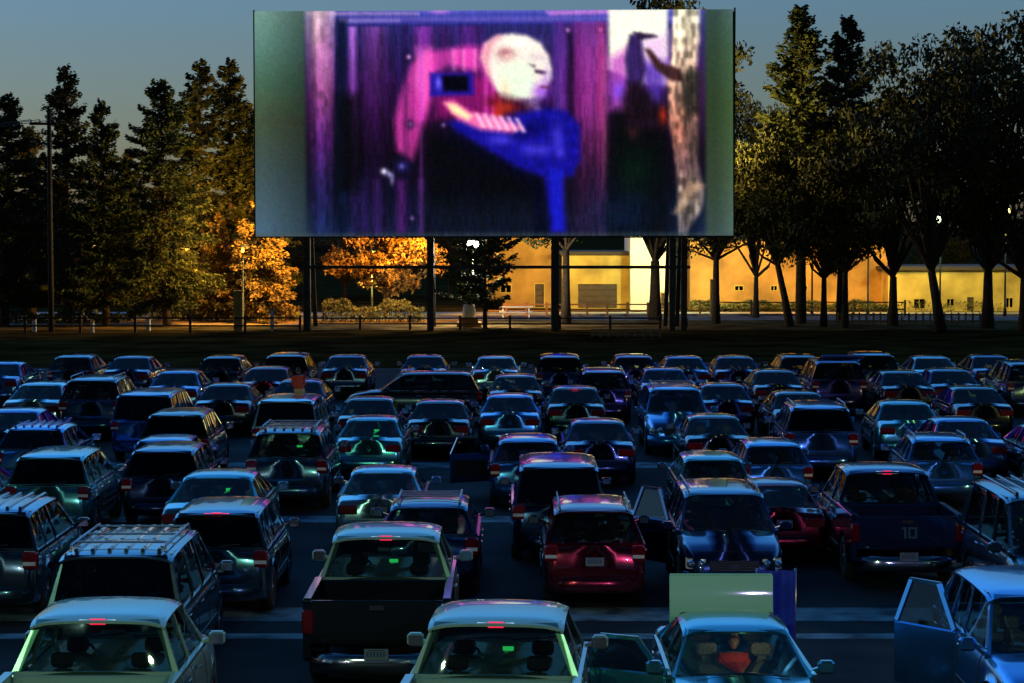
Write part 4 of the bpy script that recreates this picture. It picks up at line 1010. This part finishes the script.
lamp_post(473, 137.5, atd(474, 244, 137.5).z, (1., .85, .6), 1500 * LP, 'lit white street lamp above the dark cedar, the only lamp seen directly', globe=.36, es=16)
lamp_post(308, 138, 8.2, SOD, 7000 * LP, 'orange street lamp standing hidden behind the left part of the screen', aim=(-.9, .7, -.5), es=8)
lamp_post(430, 141, 7.5, SOD, 6000 * LP, 'orange street lamp behind the screen near its second post', aim=(-.5, .9, -.2), es=8)
lamp_post(306, 134, 7.5, (1., .74, .2), 2300 * LP, 'yellow floodlight behind the screen aimed at the left conifers', aim=(-1, .3, -.1), rad=.2, es=2)
lamp_post(686, 136.5, 12., (1., .66, .16), 4200 * LP, 'tall yellow floodlight behind the screen aimed at the right trees', aim=(1, .5, .4), rad=.2, es=2)
lamp_post(96, 149.5, 4.6, YEL, 700 * LP, 'low yellow lamp on the road behind the far left conifers', aim=(0, .2, -1), es=3)
lamp_post(186, 149.5, 4.6, SOD, 1100 * LP, 'low orange lamp on the road behind the lamp lit conifer', aim=(0, .2, -1), es=3)
lamp_post(372, 150, 4.2, YEL, 900 * LP, 'low yellow lamp on the road behind the bright orange tree', aim=(0, -.3, -1), es=3)
lamp_post(243, 135, 4.6, SOD, 900 * LP, 'low orange lamp behind the thick pale post lighting the left conifers', aim=(-1, .25, .5), globe=.1, rad=.15, es=2)
lamp_post(555, 155, 7.2, YEL, 1400 * LP, 'yellow street lamp between the orange house and the yellow garage', aim=(0, 1, -.35), es=8)
lamp_post(672, 155, 7.2, GRN, 2000 * LP, 'greenish street lamp in front of the white lit wall', aim=(0, 1, -.35), es=8)
lamp_post(757, 154, 8., SOD, 1300 * LP, 'orange street lamp hidden in the trees just right of the screen', aim=(0, 1, -.35), es=8)
lamp_post(812, 154, 8., SOD, 1300 * LP, 'orange street lamp hidden behind the two tall conifers', aim=(0, 1, -.35), es=8)
lamp_post(868, 154, 8., YEL, 900 * LP, 'yellow street lamp hidden in the loose crowned tree', aim=(0, 1, -.35), es=8)
lamp_post(940, 152, 6.5, GRN, 900 * LP, 'greenish street lamp in front of the yellow lit low building on the right', aim=(0, 1, -.35), es=8)
lamp_post(1005, 152, 7., YEL, 800 * LP, 'yellow street lamp near the right edge behind the trees', aim=(0, 1, -.35), es=8)

# utility pole
x = atd(51, 300, 130).x; r = empty('utility_pole', (x, 130, 0)); tag(r, 'wooden utility pole with a crossarm and wires among the left conifers', 'utility pole')
zt = atd(51, 112, 130).z
mb = MB(); mb.tube([(0, 0, 0), (0, 0, zt)], [.17, .12], 10); build(mb, 'pole', BARK, r)
mb = MB(); mb.box(-1.1, .5, -.17, -.125, zt - .75, zt - .6); build(mb, 'crossarm', wood, r)
for xx_ in (-1.0, -.5, .35):
    mb = MB(); mb.lathe_z([(.0, .0), (.05, 0), (.06, .06), (.03, .08), (.05, .14), (0, .16)], 8, (xx_, -.147, zt - .6)); build(mb, 'insulator', AMB, r)
    mb = MB(); pts = []
    for k in range(13): t = k / 12; pts.append((xx_ - 30 * t, -.147 - 2 * t, zt - .44 - 1.4 * math.sin(t * math.pi) + .3 * t))
    mb.tube(pts, .022, 5, False); build(mb, 'wire', TRIM, r)

# fences
def rail_fence(px0, px1, Y, h, gap, label, m, picket=False, name='fence', pm=None):
    x0, x1 = atd(px0, 300, Y).x, atd(px1, 300, Y).x; r = empty(name, (x0, Y, 0)); tag(r, label, 'fence'); w = x1 - x0
    mb = MB()
    for z in ((h - .08, h * .45) if not picket else (h * .8, h * .3)): mb.box(0, w, -.03, .03, z - .045, z + .045)
    build(mb, 'rail', m, r); n = int(w / gap) + 1
    for k in range(n):
        mb = MB(); xk = k * w / max(1, n - 1)
        if picket: mb.box(xk - .06, xk + .06, -.07, -.032, .03, h - .1); mb.add([(xk - .06, -.07, h - .1), (xk + .06, -.07, h - .1), (xk, -.07, h), (xk - .06, -.032, h - .1), (xk + .06, -.032, h - .1), (xk, -.032, h)], [(0, 1, 2), (5, 4, 3), (0, 2, 5, 3), (1, 4, 5, 2)])
        else: mb.box(xk - .07, xk + .07, -.075, .075, 0, h + .08, .015)
        build(mb, 'picket' if picket else 'post', pm or m, r)
rail_fence(-30, 300, 128.5, .95, 3.0, 'long low dark rail fence in front of the left conifers', wood)
rail_fence(310, 660, 133, .75, 2.6, 'low dark rail fence running under the screen', wood)
rail_fence(592, 660, 124, .5, .42, 'short row of pale pickets in the dark field below the screen', mat('pale_wood', (.30, .24, .14), .8), True, 'picket_fence')
rail_fence(838, 980, 139, .8, .42, 'pale picket fence behind the tree trunks on the right', mat('pale_wood', (.3, .24, .14), .8), True, 'picket_fence')
rail_fence(700, 905, 152, 1.0, 2.8, 'pale post fence in front of the long ochre building', wallY, pm=wallY)
rail_fence(486, 668, 151, .9, 1.3, 'low orange fence in front of the garage and the orange house', mat('orange_fence', (.35, .16, .05), .8))
# pale posts and bits
def pale_post(px, Y, h, w, label, name='bollard'):
    x = atd(px, 300, Y).x; r = empty(name, (x, Y, 0)); tag(r, label, 'post' if name != 'bollard' else 'bollard')
    mb = MB(); mb.box(-w / 2, w / 2, -w / 2, w / 2, 0, h, .03); build(mb, 'shaft', wallY if name != 'bollard' else wallW, r)
    mb = MB(); mb.box(-w * .6, w * .6, -w * .6, w * .6, h, h + .08, .02); build(mb, 'cap', wallY, r)
pale_post(238.5, 131, atd(238, 292, 131).z, .52, 'thick pale square post standing left of the first screen post', 'gate_post')
pale_post(34, 130, .7, .22, 'small white bollard left of the utility pole'); pale_post(92, 129, .6, .2, 'small white bollard right of the utility pole')
pale_post(148, 131, .7, .25, 'small pale bollard under the lamp lit conifer'); pale_post(272, 131, 1.2, .2, 'slim pale bollard between the thick post and the screen')
pale_post(712, 151, 2.4, .25, 'slim pale post at the left end of the long ochre building', 'gate_post')
# white pointed garden cone on base
x = atd(469, 300, 136.5).x; r = empty('fountain', (x, 136.5, 0)); tag(r, 'white pointed stone on a pale base beside the dark cedar trunk', 'monument')
mb = MB(); mb.lathe_z([(0, .55), (.42, .55), (.38, 1.0), (.22, 1.9), (.06, 2.6), (0, 2.65)], 12); build(mb, 'cone', wallW, r)
mb = MB(); mb.box(-.75, .75, -.5, .5, 0, .3, .04); mb.box(-.55, .55, -.42, .42, .3, .55, .03); build(mb, 'base', wallO, r)
# picnic table
x = atd(516, 300, 148).x; r = empty('picnic_table', (x, 148, 0)); tag(r, 'pale picnic table in front of the orange house', 'table')
mb = MB(); mb.box(-1.1, 1.1, -.4, .4, .74, .8, .01); build(mb, 'tabletop', wallW, r)
for s in (-1, 1):
    mb = MB(); mb.box(-1.1, 1.1, min(s * .6, s * .85), max(s * .6, s * .85), .43, .48, .01); build(mb, 'bench_seat', wallW, r)
    mb = MB(); mb.bar((s * .85, -.7, 0), (s * .85, -.15, .74), .1, .06, up=(1, 0, 0)); mb.bar((s * .85, .7, 0), (s * .85, .15, .74), .1, .06, up=(1, 0, 0)); mb.box(s * .85 - .03, s * .85 + .03, -.8, .8, .35, .43); build(mb, 'leg', wallW, r)

# blue windbreak
P = at(771, 676, 0); P.x, P.y = atd(771, 600, 31.8).x, 31.8
r = empty('windbreak', (P.x, P.y, 0)); tag(r, 'blue cloth windbreak on poles beside the raised trunk lid of the teal sedan', 'windbreak')
for k, xx_ in enumerate((-.2, .08, .34)):
    mb = MB(); mb.tube([(xx_, 0, 0), (xx_, 0, 1.42)], .016, 8); build(mb, 'pole', RIM, r)
mb = MB(); mb.grid(lambda u, v: (-.2 + .54 * u, -.03 + .03 * math.sin(u * 12) + .02 * math.sin(v * 5), .22 + 1.18 * v), 24, 8); mb.grid(lambda u, v: (-.2 + .54 * u, -.024 + .03 * math.sin(u * 12) + .02 * math.sin(v * 5), .22 + 1.18 * v), 24, 8, flip=True)
build(mb, 'cloth', mat('blue_cloth', (.02, .05, .5), .6, noise=.2, nscale=8), r)

# ------------------------------------------------------------------ people
def skin_mesh(name, joints, edges, mats, matfn):
    me = bpy.data.meshes.new(name); me.from_pydata([j[0] for j in joints], edges, [])
    o = bpy.data.objects.new(name, me); col.objects.link(o); md = o.modifiers.new('s', 'SKIN'); sb = o.modifiers.new('u', 'SUBSURF'); sb.levels = 2; sb.render_levels = 2
    for i, j in enumerate(joints):
        sv = me.skin_vertices[0].data[i]; r_ = j[1]; sv.radius = r_ if hasattr(r_, '__len__') else (r_, r_); sv.use_root = (i == 0)
    dg = bpy.context.evaluated_depsgraph_get(); dg.update(); em = bpy.data.meshes.new_from_object(o.evaluated_get(dg))
    bpy.data.objects.remove(o); em.name = name
    em.materials.clear()
    for m in mats: em.materials.append(m)
    for p in em.polygons: p.material_index = matfn(p.center); p.use_smooth = True
    return em
def person(loc, rz, pose, shirt, trouser, hairc, label, scale=1.):
    r = empty('person', loc, rz); tag(r, label, 'person', None); r.scale = (scale,) * 3     # faces +y
    sh = mat('shirt_' + shirt[0], shirt[1], .85, noise=.15, nscale=20); tr = mat('trousers_' + trouser[0], trouser[1], .85, noise=.15, nscale=20)
    J = []; E = []
    def j(p, rr, par=None):
        J.append((Vector(p), rr)); 
        if par is not None: E.append((par, len(J) - 1))
        return len(J) - 1
    sit = pose == 'sit'; hz = 0 if sit else .93     # pelvis height; sitting origin is at the seat
    hz = .12 if sit else .93
    pe = j((0, 0, hz), (.15, .11)); ch = j((0, .0, hz + .25), (.145, .10), pe); up = j((0, -.01, hz + .45), (.17, .10), ch); nk = j((0, 0, hz + .55), .055, up)
    for s in (-1, 1):
        shd = j((s * .18, -.01, hz + .48), .062, up)
        if sit: el = j((s * .25, .05, hz + .22), .045, shd); wr_ = j((s * .16, .27, hz + .12), .032, el)
        else: el = j((s * .25, .0, hz + .2), .045, shd); wr_ = j((s * .24, .12, hz - .02), .032, el)
        d = Vector((-s * .15, .7, -.1)) if sit else Vector((0, .35, -.9)); d.normalize(); wp = J[wr_][0]
        pal = j(wp + d * .07, (.036, .022), wr_)
        hp = j((s * .09, 0, hz - .04), .09, pe)
        if sit: kn = j((s * .14, .45, hz + .02), .065, hp); an = j((s * .13, .52, hz - .40), .045, kn); ft = j((s * .13, .66, hz - .44), .038, an)
        else: kn = j((s * .10, .03, .5), .065, hp); an = j((s * .10, 0, .09), .045, kn); ft = j((s * .11, .16, .04), .038, an)
    hzz = hz
    def mf(c):
        if c.z > hzz + .53: return 1
        if abs(c.x) > .12 and (c.z < hzz + .16 if not sit else c.y > .2) and c.z > hzz - .12 and not (sit and c.z < hzz + .085): return 1
        if c.z > hzz + .02 and not (sit and c.y > .3): return 0
        return 2
    me = skin_mesh('body', J, E, [sh, SKIN, tr], mf); bo = link('body', me, r)
    # head and face
    mb = MB(); hc = Vector((0, .015, hz + .70))
    def hd(u, v):
        th = u * 2 * math.pi; ph = v * math.pi; x = math.sin(ph) * math.cos(th); y = math.sin(ph) * math.sin(th); z = math.cos(ph)
        k = 1 - .18 * max(0, -z) ** 1.2 * (1 if y > 0 else .6); ns = .022 * math.exp(-((x / .16) ** 2) - ((z + .12) / .2) ** 2) if y > .6 else 0
        ey = -.008 * math.exp(-((abs(x) - .36) / .14) ** 2 - ((z - .06) / .1) ** 2) if y > .5 else 0
        return (hc.x + .076 * x * k, hc.y + (.096 * y + ns + ey) * k, hc.z + .118 * z)
    mb.grid(hd, 24, 18, flip=True); mb.mi = 0
    for s in (-1, 1): mb.box(min(s * .072, s * .086), max(s * .072, s * .086), hc.y - .02, hc.y + .015, hc.z - .03, hc.z + .03, .006)
    mb.mi = 1; 
    for s in (-1, 1): mb.M = Matrix.Translation((s * .028, hc.y + .082, hc.z + .008)); mb.lathe_z([(0, -.006), (.011, -.003), (.011, .003), (0, .006)], 8)
    mb.M = None; mb.mi = 2; mb.box(-.024, .024, hc.y + .082, hc.y + .09, hc.z - .058, hc.z - .048, .002)
    build(mb, 'head', [SKIN, TRIM, mat('lips', (.35, .1, .09), .5)], r)
    mb = MB()
    def hr(u, v):
        th = u * 2 * math.pi; ph = v * math.pi * .62; x = math.sin(ph) * math.cos(th); y = math.sin(ph) * math.sin(th); z = math.cos(ph)
        if y > .3: z = max(z, .42)
        return (hc.x + .084 * x, hc.y - .008 + .102 * y, hc.z + .012 + .122 * z)
    mb.grid(hr, 20, 10, flip=True); build(mb, 'hair', mat('hair_' + hairc[0], hairc[1], .6), r)
    # fingers
    mb = MB()
    for s in (-1, 1):
        if sit: p = Vector((s * .16, .27, hz + .12)) + Vector((-s * .15, .7, -.1)).normalized() * .09; d = Vector((-s * .15, .7, -.25)).normalized()
        else: p = Vector((s * .24, .12, hz - .02)) + Vector((0, .35, -.9)).normalized() * .09; d = Vector((0, .3, -.95)).normalized()
        side = Vector((1, 0, 0))
        for k, ln in enumerate((.062, .075, .07, .055)):
            q = p + side * ((k - 1.5) * .018); mb.tube([q - d * .02, q + d * ln * .5, q + d * ln * .95 + Vector((0, .0, -.012))], [.0085, .008, .006], 6)
        q = p - d * .04 - side * s * .03; mb.tube([q, q + d * .03 - side * s * .018, q + d * .055 - side * s * .02], [.01, .009, .007], 6)
    build(mb, 'fingers', SKIN, r)
    mb = MB()
    for s in (-1, 1):
        if sit: mb.box(s * .13 - .045, s * .13 + .045, .48, .74, hz - .49, hz - .40, .03)
        else: mb.box(s * .11 - .045, s * .11 + .045, -.07, .21, 0, .09, .03)
    build(mb, 'shoes', TRIM, r)
    return r
sv = [b for b in boxes if b[4].startswith('blue roofed van with a person')][0]
person((sv[0] + .1, sv[1] + .25, SPEC['van']['H'] * .92 - .03), 0, 'sit', ('red', (.75, .10, .04)), ('tan', (.75, .55, .25)), ('brown', (.07, .035, .015)), 'person in red sitting on the blue roofed van, back to the camera', .72)
tc = [b for b in boxes if b[4].startswith('teal sedan facing')][0]
person((tc[0] - .02, tc[1] - .30, .56), R(180), 'sit', ('scarlet', (.75, .06, .03)), ('dark', (.03, .03, .04)), ('brown', (.07, .035, .015)), 'person in red seated inside the teal sedan facing the camera', .82)

r = ROOTS['teal sedan']
mb = MB(); mb.box(-.06, .06, .22, .34, 1.335, 1.36, .006); build(mb, 'interior_lamp', mat('interior_glow', (.8, .8, .7), emit=(1, .8, .4), estr=3), r)
ld = bpy.data.lights.new('interior_lamp_light', 'POINT'); ld.energy = 2.6; ld.color = (1, .75, .35); ld.shadow_soft_size = .05
lo = bpy.data.objects.new('interior_lamp_light', ld); col.objects.link(lo); lo.parent = r; lo.location = (-.12, .75, 1.15)
# ------------------------------------------------------------------ light
w = bpy.data.worlds.new('World'); scene.world = w; w.use_nodes = True; n, l = w.node_tree.nodes, w.node_tree.links
bg = n['Background']; sky = n.new('ShaderNodeTexSky'); sky.sky_type = 'NISHITA'; sky.sun_disc = False
SE, SR = R(6), R(-75)
sky.sun_elevation = SE; sky.sun_rotation = SR; sky.air_density = 1.2; sky.dust_density = .6; sky.ozone_density = 4
tint = n.new('ShaderNodeMix'); tint.data_type = 'RGBA'; tint.blend_type = 'MULTIPLY'; tint.inputs['Factor'].default_value = 1
l.new(sky.outputs[0], tint.inputs['A']); tint.inputs['B'].default_value = (.76, .84, 1.2, 1)
tc = n.new('ShaderNodeTexCoord'); sx = n.new('ShaderNodeSeparateXYZ'); l.new(tc.outputs['Generated'], sx.inputs[0])
mr = n.new('ShaderNodeMapRange'); mr.interpolation_type = 'SMOOTHSTEP'; l.new(sx.outputs['Y'], mr.inputs['Value'])
for k, v_ in (('From Min', -.3), ('From Max', .8), ('To Min', .05), ('To Max', 1.12)): mr.inputs[k].default_value = v_
dk2 = n.new('ShaderNodeMix'); dk2.data_type = 'RGBA'; dk2.blend_type = 'MULTIPLY'; dk2.inputs['Factor'].default_value = 1
l.new(tint.outputs['Result'], dk2.inputs['A']); l.new(mr.outputs[0], dk2.inputs['B'])     # sky dimmed behind the camera to keep car rears dark
mr2 = n.new('ShaderNodeMapRange'); mr2.interpolation_type = 'SMOOTHSTEP'; l.new(sx.outputs['Z'], mr2.inputs['Value']); mr2.inputs['From Min'].default_value = .07; mr2.inputs['From Max'].default_value = .35
up = n.new('ShaderNodeMix'); up.data_type = 'RGBA'; up.inputs['A'].default_value = (1, 1, 1, 1); up.inputs['B'].default_value = (1.7, 3.2, 3.2, 1); l.new(mr2.outputs[0], up.inputs['Factor'])
dk3 = n.new('ShaderNodeMix'); dk3.data_type = 'RGBA'; dk3.blend_type = 'MULTIPLY'; dk3.inputs['Factor'].default_value = 1
l.new(dk2.outputs['Result'], dk3.inputs['A']); l.new(up.outputs['Result'], dk3.inputs['B'])   # sky above the frame boosted blue-green to brighten car roofs
l.new(dk3.outputs['Result'], bg.inputs[0]); bg.inputs[1].default_value = .105
sun = bpy.data.lights.new('sun', 'SUN'); sun.energy = .03; sun.angle = R(3); sun.color = (1, .8, .6)
so = bpy.data.objects.new('sun', sun); col.objects.link(so); so.rotation_euler = (R(84), 0, R(-111))
def plight(name, loc, c, p, rad):
    ld = bpy.data.lights.new(name, 'POINT'); ld.energy = p; ld.color = c; ld.shadow_soft_size = rad; lo = bpy.data.objects.new(name, ld); col.objects.link(lo); lo.location = loc
plight('added_violet_light', (7, -6, 10.5), (.6, .5, 1.), 3000, .11)  # unseen lamp added for violet spots on the car roofs
plight('added_highlight_light', (-14, -8, 9.), (1., .95, .8), 1300, .1)  # added point light without fixture, for more small white highlights
plight('added_yellow_light', (26, 34, 8.), (1., .72, .22), 2600, .25)  # light added off to the right, yellows the right sides of cars
plight('added_green_light', (-5, 11, 10.), (.55, 1., .58), 1300, .07)  # added green light hung over the lot to brighten the front rears

vs = scene.view_settings; vs.view_transform = 'Standard'; vs.look = 'None'; vs.exposure = .4; vs.gamma = 1
scene.cycles.use_denoising = True; scene.cycles.max_bounces = 6; scene.cycles.transparent_max_bounces = 16; scene.cycles.sample_clamp_indirect = 4
